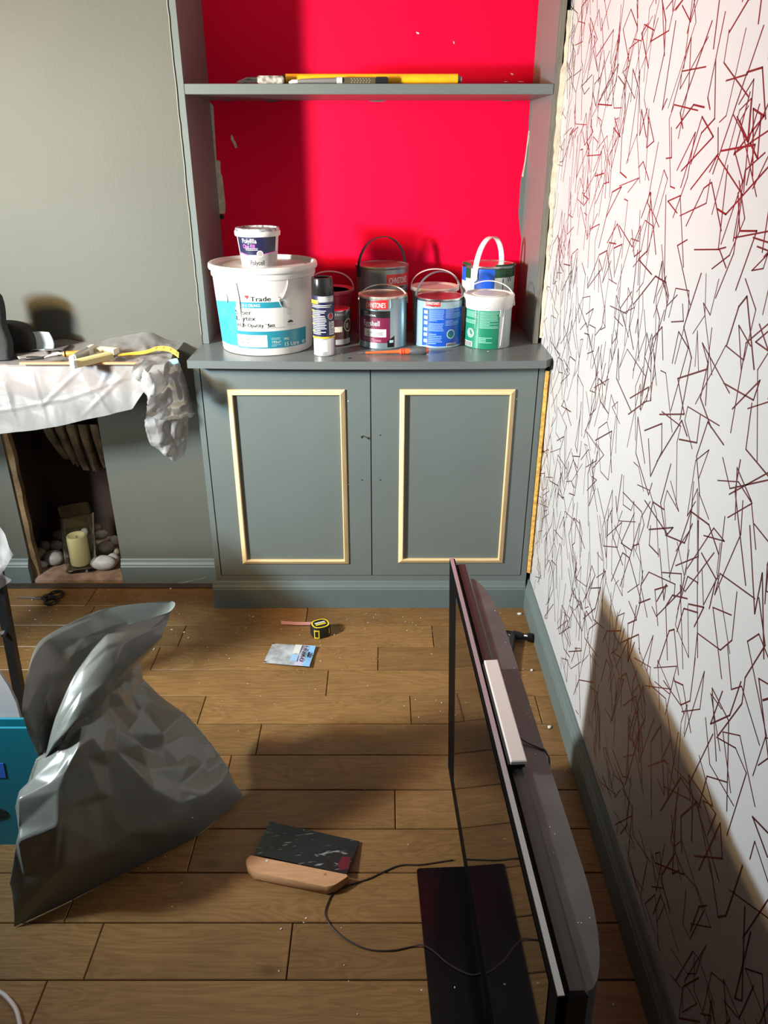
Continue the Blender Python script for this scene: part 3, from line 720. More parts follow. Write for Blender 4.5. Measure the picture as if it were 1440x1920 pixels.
c.patch(838, 855, 644, 652.5, WPRINT, 'label', t, off=0.0009)
for i in range(6): c.patch(839.5+i*2.6, 840.9+i*2.6, 645, 652, KPRINT, 'barcode_bar', t, off=0.0013)
c.text('TRADE', 806, 575.4, 2.6, KPRINT, t, 0.01, 'l', wpx=8); c.lines(828, 864, 567, 577, 4, GPRINT, t, 3, hfrac=0.12)
handle(c, mat('handle_grey', (0.10,0.115,0.125), 0.4), t, 0.075, 0.22, wide=0.012, drop=0.034, back=-0.005)

# ---- white tub behind the blue tin
c = Can(814, 645, 84, 535, y=0.36)
t = thing('plastic_tub', 'white plastic tub with white bail handle hidden behind the blue label tin', 'tub', c.c)
MB().lathe(c.c, [(c.R*0.92,0),(c.R*0.94,0.004),(c.R,c.H-0.016),(c.R+0.002,c.H-0.012)], 44).build('body', WHITEPL, t, True)
MB().lathe(c.c, [(c.R+0.002,c.H-0.014),(c.R+0.006,c.H-0.012),(c.R+0.006,c.H-0.003),(c.R+0.003,c.H),(c.R-0.006,c.H-0.001),(c.R-0.010,c.H-0.005),(0,c.H-0.005)], 44).build('lid', mat('tub_lid', (0.72,0.60,0.58), 0.42), t, True)
handle(c, mat('handle_pinkish_white', (0.70,0.58,0.56), 0.4), t, 0.055, 0.08, wide=0.008, drop=0.008)

# ---- blue and green tin at the back right
c = Can(912, 640, 96, 493, y=0.375)
t = thing('paint_tin', 'blue, green and white five litre tin with a broad white handle', 'tin', c.c)
tin_body(c, WPRINT, t, mrim=STEEL); tin_lid(c, mat('lid_steel_red', (0.55,0.46,0.46), 0.25, metal=0.9), t)
c.patch(888, 924, 501, 545, BLUE, 'label', t); c.patch(924, 960, 497, 521, DKGREEN, 'label', t, off=0.0008); c.patch(864.5, 881, 500, 524, DKGREEN, 'label', t, top=lambda i: 496+0*i)
c.patch(864.2, 872, 505, 530, BLUE, 'label', t, off=0.0009); c.patch(924, 960, 521, 560, mat('print_offwhite',(0.66,0.70,0.66),0.45), 'label', t); c.lines(936, 958, 503, 516, 3, mat('print_leaf',(0.10,0.30,0.08),0.5), t, 7)
c.text('W', 946, 530, 10, KPRINT, t, 0.0, 'l', wpx=12); c.patch(938, 939.5, 523, 545, KPRINT, 'label', t, off=0.0009)
handle(c, mat('handle_white', (0.82,0.80,0.76), 0.4), t, 0.085, 0.95, wide=0.019, drop=0.04, back=-0.004)
u_, v_ = 912, 449
# ---- green label tub front right
c = Can(914.5, 655.5, 86, 549)
t = thing('paint_tub', 'white-topped tub with green instruction label and paint runs, nearest the wallpaper', 'tub', c.c)
MB().lathe(c.c, [(c.R-0.004,0),(c.R,0.002),(c.R,c.H*0.80),(c.R+0.001,c.H*0.82)], 44).build('body', mat('tub_silver', (0.55,0.58,0.57), 0.35, metal=0.35), t, True)
MB().lathe(c.c, [(c.R,c.H*0.74),(c.R+0.003,c.H*0.76),(c.R+0.006,c.H*0.93),(c.R+0.007,c.H*0.97),(c.R+0.005,c.H),(c.R-0.004,c.H),(c.R-0.008,c.H-0.004),(c.R-0.02,c.H-0.004),(c.R-0.022,c.H-0.001),(0,c.H-0.001)], 44).build('lid', DRIP, t, True)
c.patch(871.8, 936, 583, 655, GREEN, 'label', t); c.patch(945, 957, 583, 655, mat('print_green_grey',(0.35,0.40,0.38),0.4), 'label', t); c.patch(871.8, 946, 577, 583, LBLUE, 'label', t)
LG2 = mat('print_mint', (0.25,0.52,0.40), 0.5)
c.lines(876, 896, 586, 598, 5, LG2, t, 41); c.lines(900, 934, 585, 617, 12, LG2, t, 42); c.lines(873, 894, 602, 610, 3, LG2, t, 43); c.lines(900, 924, 633, 645, 4, LG2, t, 44)
c.disc(884, 627, 8.5, LBLUE, t, inner=0.85); c.disc(884, 627, 6.5, GPRINT, t); c.patch(897, 897.8, 583, 655, LG2, 'label', t, off=0.0008)
c.patch(873, 888, 643, 653, WPRINT, 'label', t, off=0.0009)
for i in range(5): c.patch(874.5+i*2.6, 875.8+i*2.6, 644, 652.5, KPRINT, 'barcode_bar', t, off=0.0013)
drip(c, [(893,556),(893,580),(892,617)], 1.6, DRIP, t); drip(c, [(936,560),(937,575),(936,594)], 1.8, DRIP, t); drip(c, [(942,560),(943,590),(940,650)], 1.5, DRIP, t)
drip(c, [(880,575),(905,578),(925,574)], 3.0, DRIP, t)
handle(c, mat('handle_pale', (0.66,0.64,0.60), 0.35, metal=0.3), t, 0.036, -0.30, wide=0.006, drop=0.03, back=0.012, rr=1.07)

# ---- screwdriver lying on the worktop
p0 = P(672, 662, z=ZC+0.004); p1 = P(804, 657, z=ZC+0.0125); ax = (p1-p0)
t = thing('screwdriver', 'orange and grey screwdriver lying on the worktop', 'screwdriver', (p0.x, p0.y, ZC))
def along(f, r): return (p0+ax*f, r)
def turned(segs, name, m):
    pts = [p0+ax*f for f, r in segs]; MB().tube(pts, [r for f, r in segs], 16).build(name, m, t, True)
turned([(0,0.0008),(0.05,0.0022),(0.12,0.0024)], 'tip', STEEL)
ORG = mat('orange_plastic', (0.85,0.12,0.03), 0.4)
turned([(0.10,0.0036),(0.30,0.0040),(0.56,0.0052),(0.585,0.0060)], 'insulated_shaft', ORG)
turned([(0.585,0.0080),(0.60,0.0090),(0.70,0.0092),(0.73,0.0085)], 'collar', ORG)
turned([(0.73,0.0085),(0.78,0.0120),(0.88,0.0138),(0.95,0.0130),(0.965,0.0110)], 'grip', mat('grip_grey', (0.08,0.085,0.09), 0.45))
turned([(0.962,0.0112),(0.985,0.0098),(1.0,0.0060)], 'end_cap', ORG)
turned([(0.61,0.0094),(0.625,0.0094)], 'print_mark', JRED); turned([(0.645,0.0094),(0.66,0.0094)], 'print_mark', JRED)
for k, (u, v, m, s) in enumerate(((655,672,DARK,0.004),(915,659,WHITECH,0.002),(640,664,WHITECH,0.0015))):
    p = P(u, v, z=ZC); o = MB().blob((p.x,p.y,ZC+s*0.3),(s*1.4,s,s*0.35),7,4,fn=lambda q: 1+0.3*noise.noise(q*3)).build('debris_chip', m)
    lab(recenter(o), ['dark chip on the worktop in front of the small brown tin','white speck on the worktop before the green label tub','white speck on the worktop near the aerosol can'][k], 'chip')

# ================================================================== THINGS ON THE UPPER SHELF
ZSH = ZS
yp = YU+0.05
pa = P(536, 146, y=yp); pb = P(858, 146, y=yp); rz = 0.0145
t = thing('extension_pole', 'yellow extension pole lying along the upper shelf', 'pole', ((pa.x+pb.x)/2, yp, ZSH))
YPL = mat('yellow_pole', (0.85,0.42,0.01), 0.4, var=0.1, vscale=30)
MB().tube([(pa.x,yp,ZSH+rz),(pb.x,yp,ZSH+rz)], rz, 20).build('tube', YPL, t, True)
MB().tube([(pb.x-0.001,yp,ZSH+rz),(pb.x+0.003,yp,ZSH+rz),(pb.x+0.004,yp,ZSH+rz),(pb.x+0.012,yp,ZSH+rz)], [0.013,0.0125,0.009,0.0085], 16).build('end_plug', mat('plug_grey',(0.16,0.16,0.16),0.5), t, True)
MB().tube([(pa.x+0.003,yp,ZSH+rz),(pa.x-0.012,yp,ZSH+rz)], [0.0125,0.012], 16).build('collar', DARK, t, True)
# crusty brush / knife in front
y2 = YU+0.02
qa = P(484, 150, y=y2); qb = P(535, 148, y=y2)
t = thing('paint_brush', 'paint-crusted brush head on the upper shelf left of the yellow pole', 'brush', (qa.x, y2, ZSH))
CR = mat('crusted_paint', (0.08,0.07,0.06), 0.8, col2=(0.62,0.58,0.48), vscale=70, bump=0.6, bscale=120)
MB().box((qa.x, y2-0.018, ZSH), (qb.x-0.004, y2+0.018, ZSH+0.021), bev=0.004).build('ferrule', CR, t)
br = MB(); rb = random.Random(2)
for i in range(26):
    y_ = y2-0.016+0.032*rb.random(); z_ = ZSH+0.002+0.012*rb.random(); l = rb.uniform(0.03,0.062)
    br.tube([(qa.x+0.004,y_,z_+0.003),(qa.x-l*0.5,y_+rb.uniform(-.004,.004),z_+0.002),(qa.x-l,y_+rb.uniform(-.008,.008),ZSH+0.002+0.006*rb.random())], [0.0022,0.0018,0.0008], 5)
br.build('bristles', mat('dark_bristles', (0.025,0.02,0.018), 0.8), t)
ra = P(556, 152, y=y2-0.005); rb_ = P(728, 152, y=y2-0.005)
t = thing('scraper', 'grey handled scraper with perforated blade on the shelf in front of the yellow pole', 'scraper', (ra.x, y2-0.005, ZSH))
yy = y2-0.008
L_ = rb_.x-ra.x
MB().tube([(ra.x,yy,ZSH+0.006),(ra.x+L_*0.05,yy,ZSH+0.0075),(ra.x+L_*0.40,yy,ZSH+0.0085),(ra.x+L_*0.46,yy,ZSH+0.010)], [0.003,0.006,0.0075,0.0085], 14).build('handle', mat('grey_rubber', (0.16,0.15,0.145), 0.5), t, True)
MB().tube([(ra.x+L_*0.44,yy,ZSH+0.0095),(ra.x+L_*0.50,yy,ZSH+0.0095)], [0.0092,0.0092], 14).build('ferrule', mat('paint_crust_white',(0.6,0.57,0.52),0.7,var=0.3,vscale=80), t, True)
MB().box((ra.x+L_*0.50, yy-0.004, ZSH), (ra.x+L_*0.86, yy+0.002, ZSH+0.017), bev=0.001).build('blade', mat('olive_metal', (0.10,0.085,0.045), 0.45, metal=0.4), t)
for i in range(7):
    for j in range(3):
        x_ = ra.x+L_*(0.60+0.032*i)+0.0025*(j%2); z_ = ZSH+0.004+0.0045*j
        MB().tube([(x_,yy-0.0036,z_),(x_,yy-0.0046,z_)], 0.0013, 6).build('perforation', mat('hole_tan', (0.42,0.36,0.24), 0.6), t)
MB().box((ra.x+L_*0.86, yy-0.007, ZSH), (ra.x+L_, yy+0.004, ZSH+0.0185), bev=0.004).build('grip', BLACKPL, t)
MB().tube([(ra.x-0.022,yy,ZSH+0.003),(ra.x-0.012,yy,ZSH+0.006),(ra.x+0.004,yy,ZSH+0.0068)],[0.003,0.0055,0.005],10).build('end_cap', WHITEPL, t, True)
# ================================================================== FIREPLACE
SOOT = mat('sooty_brick', (0.010,0.006,0.004), 0.9, col2=(0.055,0.024,0.014), vscale=4, bump=0.5, bscale=40)
BROWNPL = mat('brown_plaster', (0.09,0.055,0.025), 0.85, col2=(0.30,0.20,0.10), vscale=14, bump=0.7, bscale=60)
fp = thing('fireplace', 'small open fireplace with sooty back and brown crumbling jambs', 'fireplace', ((FX0+FX1)/2, YC+FD/2, 0))
yb = YC+FD
MB().grid(lambda i,j: (FX0-0.06+(FX1-FX0+0.08)*i, yb+0.02*noise.noise(Vector((i*3,j*5,1))), 0.9*j), 16, 24).build('fireback', SOOT, fp, True)
rj = random.Random(5)
def jamb(x, sgn, wmin, wmax, name):
    mb = MB(); n = 36; pts = []
    for i in range(n+1):
        z = 0.7*i/n; pts.append((z, wmin+(wmax-wmin)*(0.5+0.5*noise.noise(Vector((z*9, sgn*3, 0))))))
    for (z0,a),(z1,b) in zip(pts[:-1], pts[1:]):
        mb.add([(x,YC+0.008,z0),(x+sgn*a,YC+0.016,z0),(x+sgn*b,YC+0.016,z1),(x,YC+0.008,z1),(x+sgn*a*0.8,YC+0.05,z0),(x+sgn*b*0.8,YC+0.05,z1)], [(0,1,2,3),(1,4,5,2)])
    return mb.build(name, BROWNPL, fp, True, angle=60)
jamb(FX0, 1, 0.010, 0.028, 'jamb'); 
MB().grid(lambda i,j: (FX1-0.004-0.025*max(0,noise.noise(Vector((i*4,j*7,3)))), YC+0.012+FD*i, 0.7*j), 10, 26).build('jamb', BROWNPL, fp, True)
MB().grid(lambda i,j: (FX0-0.045+0.01*noise.noise(Vector((i*4,j*6,7))), YC+0.062+(FD-0.062)*i, 0.9*j), 10, 20).build('side_wall', SOOT, fp, True)
# crumbly lighter render on the right of the fireback
def rend(i, j):
    z = 0.10+0.34*j; wd = 0.11*(0.55+0.45*math.sin(j*5+1))*(1-0.15*j)
    return Vector((FX1-0.004-wd*i, yb-0.13*(1-i)**1.2-0.012-0.018*noise.noise(Vector((i*6,j*9,0))), z))
MB().grid(rend, 12, 26).build('crumbling_render', BROWNPL, fp, True)
# ribbed plaster throat
RIB = mat('ribbed_plaster', (0.035,0.023,0.012), 0.85, col2=(0.15,0.105,0.05), vscale=16, bump=0.6, bscale=70)
for k in range(5):
    def flute(a_, b_, k=k):
        s_ = a_-0.5; v = 796+ (80+[-14,-4,6,8,0][k]+7*noise.noise(Vector((a_*3,k*4,1))))*b_
        uc = 88+k*22.5+(40-4.5*k)*b_**1.3; w_ = 23*(1-0.32*b_)*(1+0.12*noise.noise(Vector((k*3,b_*4,0))))
        u = uc+s_*w_*0.98
        y = YC+0.125+0.11*b_**1.5 - 0.030*(1-abs(2*s_)**3.5)*(0.75+0.25*math.sin(2.6*b_+0.4)) + 0.006*noise.noise(Vector((u*0.09,v*0.07,k)))
        return P(u, v, y=y)
    MB().grid(flute, 13, 22).build('rib', RIB, fp, True)
MB().grid(lambda i,j: (FX0+0.09+(FX1-FX0-0.09)*i, YC+0.19+0.14*j, 0.74-0.17*j), 12, 8).build('throat', SOOT, fp, True)
HB = mat('hearth_stone', (0.12,0.06,0.04), 0.85, col2=(0.32,0.22,0.15), vscale=22, bump=0.7, bscale=70)
HZ = 0.022
def hearth(i,j):
    return Vector((FX0-0.045*min(1,max(0,j*8-1.6))+(FX1-FX0+0.045*min(1,max(0,j*8-1.6)))*i, YC-0.004+(FD+0.0)*j, HZ-0.012*(1-min(1,j*14))+0.0015*noise.noise(Vector((i*20,j*20,0)))))
hm = MB().grid(hearth, 30, 16)
hm.grid(lambda i,j: Vector((FX0+(FX1-FX0)*i, YC-0.004-0.002*noise.noise(Vector((i*25,0,0))), (HZ-0.012)*j)), 30, 2)
hm.build('hearth', HB, fp, True)
MB().box((-1.7, YC-0.05, 0.0), (-0.604, YC-0.0201, 0.006)).build('threshold_strip', mat('dark_trim', (0.045,0.03,0.02), 0.6, var=0.3, vscale=20), fp)

# ---- pebbles
PEB = [((0.30,0.29,0.28),(0.44,0.43,0.41)), ((0.22,0.205,0.18),(0.33,0.31,0.28)), ((0.13,0.105,0.075),(0.21,0.17,0.13)), ((0.36,0.35,0.34),(0.52,0.51,0.50))]
PM = [mat('pebble_%s' % n, a, 0.55, col2=b, vscale=25, bump=0.1, bscale=80) for n, (a, b) in zip(('grey','drab','brown','pale'), PEB)]
S6 = 420/1440.0
peb = [ # zoom-crop centre, size, depth, tone, label
 (265,1010,112,54,0.235,0,'flat grey pebble at the far left bottom of the hearth'),
 (352,966,128,92,0.262,1,'round grey pebble with a pale spot left of the glass vase'),
 (262,930,98,102,0.285,2,'dark brown pebble against the left jamb of the fireplace'),
 (348,890,104,60,0.300,3,'pale speckled pebble above the round grey one left of the vase'),
 (288,838,78,76,0.335,2,'drab brown pebble at the top of the left heap'),
 (362,832,84,66,0.345,1,'grey-brown pebble behind the left edge of the vase'),
 (380,768,80,66,0.400,2,'dark pebble at the back, upper left of the vase'),
 (676,1000,166,98,0.225,3,'largest pale grey pebble in front on the right of the candle'),
 (655,922,84,60,0.268,1,'small grey pebble on the big pale pebble'),
 (728,928,82,80,0.262,0,'mottled pebble touching the right fireplace jamb'),
 (682,845,104,94,0.315,1,'large oval grey pebble midway up the right heap'),
 (652,762,88,62,0.360,1,'pebble at the top of the right heap with a pale flank'),
 (737,798,52,66,0.335,0,'half hidden pebble by the jamb on the right heap'),
 (628,716,64,46,0.410,2,'small dark pebble at the very back on the right'),
 (752,876,44,56,0.300,2,'small dark pebble wedged against the right jamb'),
 (600,782,60,50,0.375,1,'pebble seen just right of the vase rim, upper heap'),
 (598,842,74,84,0.345,1,'dim pebble behind the right side of the vase'),
 (470,742,92,60,0.410,2,'brown pebble seen through the glass above the candle'),
 (545,745,60,56,0.415,1,'grey pebble seen through the glass right of the candle tip'),
 (590,905,60,60,0.330,2,'shaded pebble low behind the right wall of the vase'),
]
for i, (cx, cy, w_, h_, y, tone, lb) in enumerate(peb):
    p = P(cx*S6, 780+cy*S6, y=y); k = depth(p)/FPX*S6/2
    rx, rz_ = w_*k*1.0, h_*k*0.98; ry = min(rx, rz_)*1.05
    p.z = max(p.z, HZ+rz_*0.97)
    seed = i*7.3
    o = MB().blob((0,0,rz_), (rx, ry, rz_), 18, 12, fn=lambda q: 1+0.07*noise.noise(q*1.3+Vector((seed,0,0))), rot=None).build('pebble', PM[tone], None, True, angle=80)
    o.location = (p.x, p.y, p.z-rz_)
    lab(o, lb, 'pebble', 'pebbles heaped in the fireplace')

# ---- glass vase and candle
vc = P(157, 1066, y=YC+0.085); k = depth(vc)/FPX
t = thing('glass_vase', 'clear square glass vase holding the candle among the pebbles', 'vase', (vc.x, vc.y, HZ))
GL = mat('clear_glass', (0.93,0.96,0.95), 0.02, trans=1.0)
zt = P(140, 956, y=vc.y).z
def sq(th, r, e=0.30):
    cx_, sx_ = math.cos(th), math.sin(th)
    return (r*math.copysign(abs(cx_)**e, cx_), r*math.copysign(abs(sx_)**e, sx_))
def vase(rb, rt, z0, z1, inv):
    def fn(i, j):
        tw = R(12)+R(16)*j; r = rb+(rt-rb)*j; x, y = sq(2*math.pi*i, r)
        return Vector((vc.x+0.010*j + x*math.cos(tw)-y*math.sin(tw), vc.y + x*math.sin(tw)+y*math.cos(tw), z0+(z1-z0)*j))
    return fn
vm = MB(); NS = 48; NV = 14
fo_ = vase(0.058, 0.062, HZ+0.001, zt, 0); fi_ = vase(0.0547, 0.0587, HZ+0.014, zt, 1)
vs = [fo_(i/NS, j/(NV-1)) for j in range(NV) for i in range(NS)]+[fi_(i/NS, 1-j/(NV-1)) for j in range(NV) for i in range(NS)]
fs = []
for j in range(2*NV-1):
    for i in range(NS):
        l = (i+1)%NS; fs.append((j*NS+i, j*NS+l, (j+1)*NS+l, (j+1)*NS+i))
fs.append(tuple(range(NS-1,-1,-1))); fs.append(tuple((2*NV-1)*NS+i for i in range(NS)))
vm.add(vs, fs).build('vase_body', GL, t, True, angle=60)
cbz = HZ+0.0155; cz = P(141, 1003, y=vc.y).z
t = thing('pillar_candle', 'cream pillar candle with a melted hollow top inside the glass vase', 'candle', (vc.x-0.004, vc.y, cbz))
cr = 0.0385; hc = cz-cbz
MB().lathe((vc.x-0.005, vc.y, cbz), [(cr-0.004,0),(cr,0.003),(cr,hc-0.006),(cr-0.002,hc-0.001),(cr-0.006,hc),(cr-0.011,hc-0.004),(cr-0.02,hc-0.010),(0,hc-0.012)], 40).build('wax', mat('cream_wax', (0.80,0.68,0.34), 0.5, sss=0.15), t, True)
MB().tube([(vc.x-0.005,vc.y,cbz+hc-0.013),(vc.x-0.0045,vc.y,cbz+hc-0.003)], 0.0011, 6).build('wick', DARK, t)

# ================================================================== MANTEL
ZM = 0.909; YMF = -0.082; MXR = -0.70
m_ = MB().box((-2.09, YMF, ZM-0.085), (MXR, YC-0.001, ZM), bev=0.004).build('mantel_beam', mat('reddish_wood', (0.36,0.17,0.13), 0.6, col2=(0.46,0.25,0.19), vscale=5, stretch=(1,8,8)))
lab(m_, 'reddish wooden mantel beam under the white plastic sheet', 'mantel')

FILM = film_material('dust_sheet_film', (0.43,0.42,0.41), 0.84, rough=0.45, trl=0.5)
def tri(x): return abs((x % 1.0)-0.5)*2
def crumple(p, seed, fr):
    s = 0; rr = random.Random(seed)
    for k in range(7):
        d = Vector((rr.gauss(0,1), rr.gauss(0,1), rr.gauss(0,1))).normalized(); ph = rr.random()*3
        f = fr*(0.7+0.9*rr.random())
        wv = p.dot(d)*f+ph+0.35*noise.noise(p*fr*0.8+Vector((k*9,0,0)))
        s += (tri(wv)-0.5)/(1+0.35*k)
    return s/2.2
# sheet: up from the wall edge over the mantel top, down the front to a sagging hem
def hem_v(u):   # hem line of the sheet read along the front, in the photograph
    pts = [(-260,832),(0,808),(60,802),(120,792),(190,777),(246,764),(258,748),(268,736),(280,722),(300,712)]
    for (a,b),(c_,d_) in zip(pts[:-1], pts[1:]):
        if u <= c_: return b+(d_-b)*(u-a)/(c_-a)
    return pts[-1][1]
FOLDS = [((150,692),(78,762)),((235,700),(160,775)),((60,700),(95,790)),((-20,770),(130,745)),((120,748),(245,705)),((10,720),(40,790)),((185,735),(210,770)),((-60,700),(-20,790)),((205,690),(190,722))]
FOLDS = [(P(*a_, y=YMF-0.02), P(*b_, y=YMF-0.02)) for a_, b_ in FOLDS]
def fold(x, z):
    s_ = 0.0
    for a_, b_ in FOLDS:
        dx, dz = b_.x-a_.x, b_.z-a_.z; L2 = dx*dx+dz*dz; t_ = max(0, min(1, ((x-a_.x)*dx+(z-a_.z)*dz)/L2))
        d2 = math.hypot(x-a_.x-dx*t_, z-a_.z-dz*t_); s_ += max(0.0, 1-d2/0.010)*(math.sin(math.pi*min(1,t_*0.9+0.05))**0.5)
    return s_
def sheet(i, j):
    u = -260+(345+260)*i
    x = P(u, 700, y=YMF-0.01).x; x = min(x, -0.665)
    zh = P(u, hem_v(u), y=YMF-0.03).z
    if j < 0.34:
        f = j/0.34; y = YC-0.004+(YMF-0.008-YC+0.004)*f
        z = ZM+0.004+(0.010+0.030*math.exp(-((x+0.82)/0.10)**2)+0.008*math.exp(-((x+1.1)/0.1)**2))*(1-f)**2.5*(1+0.6*noise.noise(Vector((x*11,0,0))))+0.006*max(0, noise.noise(Vector((x*14, y*14, 2))))
    else:
        f = (j-0.34)/0.66; z = ZM+0.004+(zh-ZM-0.004)*f; y = YMF-0.010-0.018*math.sin(f*1.7)-0.012*f
    p = Vector((x, y, z)); c_ = crumple(p*Vector((1,1,1)).x, 3, 9.0)
    amp = 0.0025 if j < 0.34 else 0.004+0.007*((j-0.34)/0.66)
    if j < 0.34: p.z += abs(c_)*0.006*min(1, j*8)+max(0,crumple(p, 5, 15.0))*0.016*min(1,j*6)*(1-(j/0.34)**4)*(1 if x > -0.97 else 0.25)
    else: p.y -= fold(p.x, p.z)*0.0032+(c_+0.35)*amp*1.6+crumple(Vector((p.x*0.7,p.y,p.z*0.35)), 8, 20.0)*amp*0.55
    return p
ds = MB().grid(sheet, 230, 110)
# gathered bunch hanging at the right end
def bunch(outline, yfun, seed, nu=46, nv=60, amp=0.012):
    # outline: rows of (v, u_left, u_right)
    def fn(i, j):
        t_ = j*(len(outline)-1); k = min(int(t_), len(outline)-2); f = t_-k
        a, b = outline[k], outline[k+1]
        v = a[0]+(b[0]-a[0])*f; ul = a[1]+(b[1]-a[1])*f; ur = a[2]+(b[2]-a[2])*f
        jag = (noise.noise(Vector((i*26, j*34, seed)))) * (4.0 if (i < 0.02 or i > 0.98 or j > 0.985) else 0)
        u = ul+(ur-ul)*i+jag*0.6; bulge = math.sin(math.pi*i)
        p = P(u, v+jag*0.8, y=yfun(i, j))
        p.y -= 0.03*bulge
        p.y += crumple(p, seed, 16.0)*amp*2
        return p
    ds.grid(fn, nu, nv)
bunch([(672,262,332),(682,252,340),(700,246,343),(715,262,348),(730,270,353),(745,276,357),(758,277,361),(772,276,368),(782,280,360)], lambda i,j: -0.125+0.13*i+0.02*j, 11)
bunch([(745,279,351),(770,275,353),(790,271,353),(805,273,353),(820,276,352),(835,284,349),(848,303,347),(857,318,343)], lambda i,j: -0.055+0.05*i+0.02*j, 12, amp=0.010)
bunch([(692,268,300),(705,263,308),(720,263,312),(733,268,308),(739,274,298)], lambda i,j: -0.155+0.02*i, 13, 30, 30, amp=0.014)
o = ds.build('plastic_dust_sheet', FILM, None, True, angle=28)
lab(o, 'crumpled translucent white plastic sheet draped over the mantel and bunched at its right end', 'dust sheet')

# ---- things lying on the sheet
ZMT = ZM+0.011
def flat_box(name, m, u, v, L_, W_, Hh, ang, parent=None, z=ZMT, bev=0.001):
    p = P(u, v, z=z); mb = MB().box((-L_/2,-W_/2,0),(L_/2,W_/2,Hh), bev=bev)
    rot = Matrix.Translation((p.x,p.y,z)) @ Matrix.Rotation(ang, 4, 'Z'); mb.v = [tuple(rot @ Vector(q)) for q in mb.v]
    return mb.build(name, m, parent)
# black bags at the left edge
def bagshape(u0, u1, vtop, vbot, y0, y1, name, label, seed, roundr=0.35, top_open=False):
    pl = P(u0, vbot, y=y0); pr_ = P(u1, vbot, y=y0); zt_ = P((u0+u1)/2, vtop, y=y0).z; zb_ = ZM+0.012
    cx_, hw = (pl.x+pr_.x)/2, (pr_.x-pl.x)/2; cy_, hd = (y0+y1)/2, (y1-y0)/2
    def fn(i, j):
        th = 2*math.pi*i; x, y = sq(th, 1.0, 0.5)
        zz = zb_+(zt_-zb_)*min(1, j/0.9); sh = 1.0
        q = min(1, j/0.9)
        if q > 1-roundr: sh = math.sqrt(max(0.0, 1-((q-(1-roundr))/roundr)**2*0.8))
        if j > 0.9: sh *= max(0.0, (1-j)/0.1)
        p = Vector((cx_+hw*x*sh, cy_+hd*y*(0.6+0.4*sh), zz))
        if 0.02 < j < 0.95:
            p.x += 0.006*noise.noise(Vector((x*4,zz*18,seed))); p.y += 0.010*crumple(p, seed, 11.0)
        return p
    o = MB().grid(fn, 56, 40, closed=True).build(name, BLACKFAB, None, True, angle=50)
    return lab(o, label, 'bag')
bagshape(-60, 66, 608, 672, 0.03, 0.10, 'fabric_pouch', 'black fabric pouch with a rounded corner on the mantel by the wall', 4, 0.45)
bagshape(-52, 21, 548, 690, -0.06, -0.005, 'fabric_bag', 'tall black fabric bag at the left edge of the photo on the mantel', 6, 0.10)
# bent pale blue sheet of card
t0 = P(52, 657, z=ZMT)
def card(i, j):
    a = P(50+40*j, 658-1*j, z=ZMT+0.004); L_ = 0.10*i
    bend = 0.0 if i < 0.4 else (i-0.4)/0.6
    return Vector((a.x+0.035*i*(1-bend)+0.01*bend, a.y+0.05*i*(1-bend*0.6)-0.01, ZMT+0.004+0.055*bend**1.2+0.004*math.sin(j*3)))
o = MB().grid(card, 14, 8).build('folded_card', mat('pale_blue_card', (0.50,0.58,0.60), 0.6, var=0.06, vscale=30), None, True)
sm = o.modifiers.new('thickness', 'SOLIDIFY'); sm.thickness = 0.0015
lab(o, 'bent pale blue card standing on the mantel beside the black pouch', 'card')
# stack of grey sandpaper sheets
for i, (u, v, ang, w_, dz, lb) in enumerate(((80,664,0.25,0.12,0.0,'grey sandpaper sheet at the bottom of the mantel pile'), (62,667,0.55,0.11,0.0032,'grey sandpaper sheet at an angle on the mantel pile'), (95,656,0.0,0.13,0.0065,'curled dark sheet topmost on the mantel pile near the wall'))):
    p = P(u, v, z=ZMT); hx, hy = w_*0.42, 0.036
    def fn(a, b):
        q = Matrix.Rotation(ang, 3, 'Z') @ Vector(((a-0.5)*2*hx, (b-0.5)*2*hy, 0))
        return Vector((p.x+q.x, min(p.y+q.y, YC-0.012), ZMT+dz+0.004*abs(noise.noise(Vector((a*3,b*3,i))))+0.006*(a-0.5)**2))
    o = MB().grid(fn, 14, 8).build('sandpaper_sheet', mat('sandpaper_%d' % i, [(0.20,0.18,0.175),(0.26,0.23,0.22),(0.11,0.10,0.10)][i], 0.85, var=0.15, vscale=60), None, True)
    s_ = o.modifiers.new('thickness', 'SOLIDIFY'); s_.thickness = 0.0012
    lab(o, lb, 'sandpaper', 'sandpaper pile on the mantel')
ZP = ZMT+0.014
# filling knife: black handle, white blade, and wooden handled chisel
t = thing('filling_knife', 'black handled filling knife with a pale blade on the mantel', 'filling knife', tuple(P(75,671,z=ZP)))
a = P(50,672,z=ZP+0.004); b = P(82,671,z=ZP+0.004); c_ = P(105,664,z=ZP+0.003)
MB().tube([a, a.lerp(b,0.3), b], [0.005,0.0065,0.004], 12).build('handle', BLACKPL, t, True)
d = (c_-b).normalized(); n_ = Vector((-d.y, d.x, 0)).normalized()
MB().add([b-n_*0.004, b+n_*0.004, c_+n_*0.014, c_-n_*0.014, b-n_*0.004+Vector((0,0,0.0015)), b+n_*0.004+Vector((0,0,0.0015)), c_+n_*0.014+Vector((0,0,0.0015)), c_-n_*0.014+Vector((0,0,0.0015))],
    [(0,1,2,3),(7,6,5,4),(0,4,5,1),(1,5,6,2),(2,6,7,3),(3,7,4,0)]).build('blade', mat('white_blade',(0.75,0.73,0.70),0.4), t)
t = thing('decorating_knife', 'knife with an orange wooden handle and white blade on the mantel', 'knife', tuple(P(130,663,z=ZP)))
a = P(103,662,z=ZP+0.004); b = P(117,664,z=ZP+0.005); c_ = P(158,661,z=ZP+0.006)
d = (a-b).normalized(); n_ = Vector((-d.y, d.x, 0)).normalized()
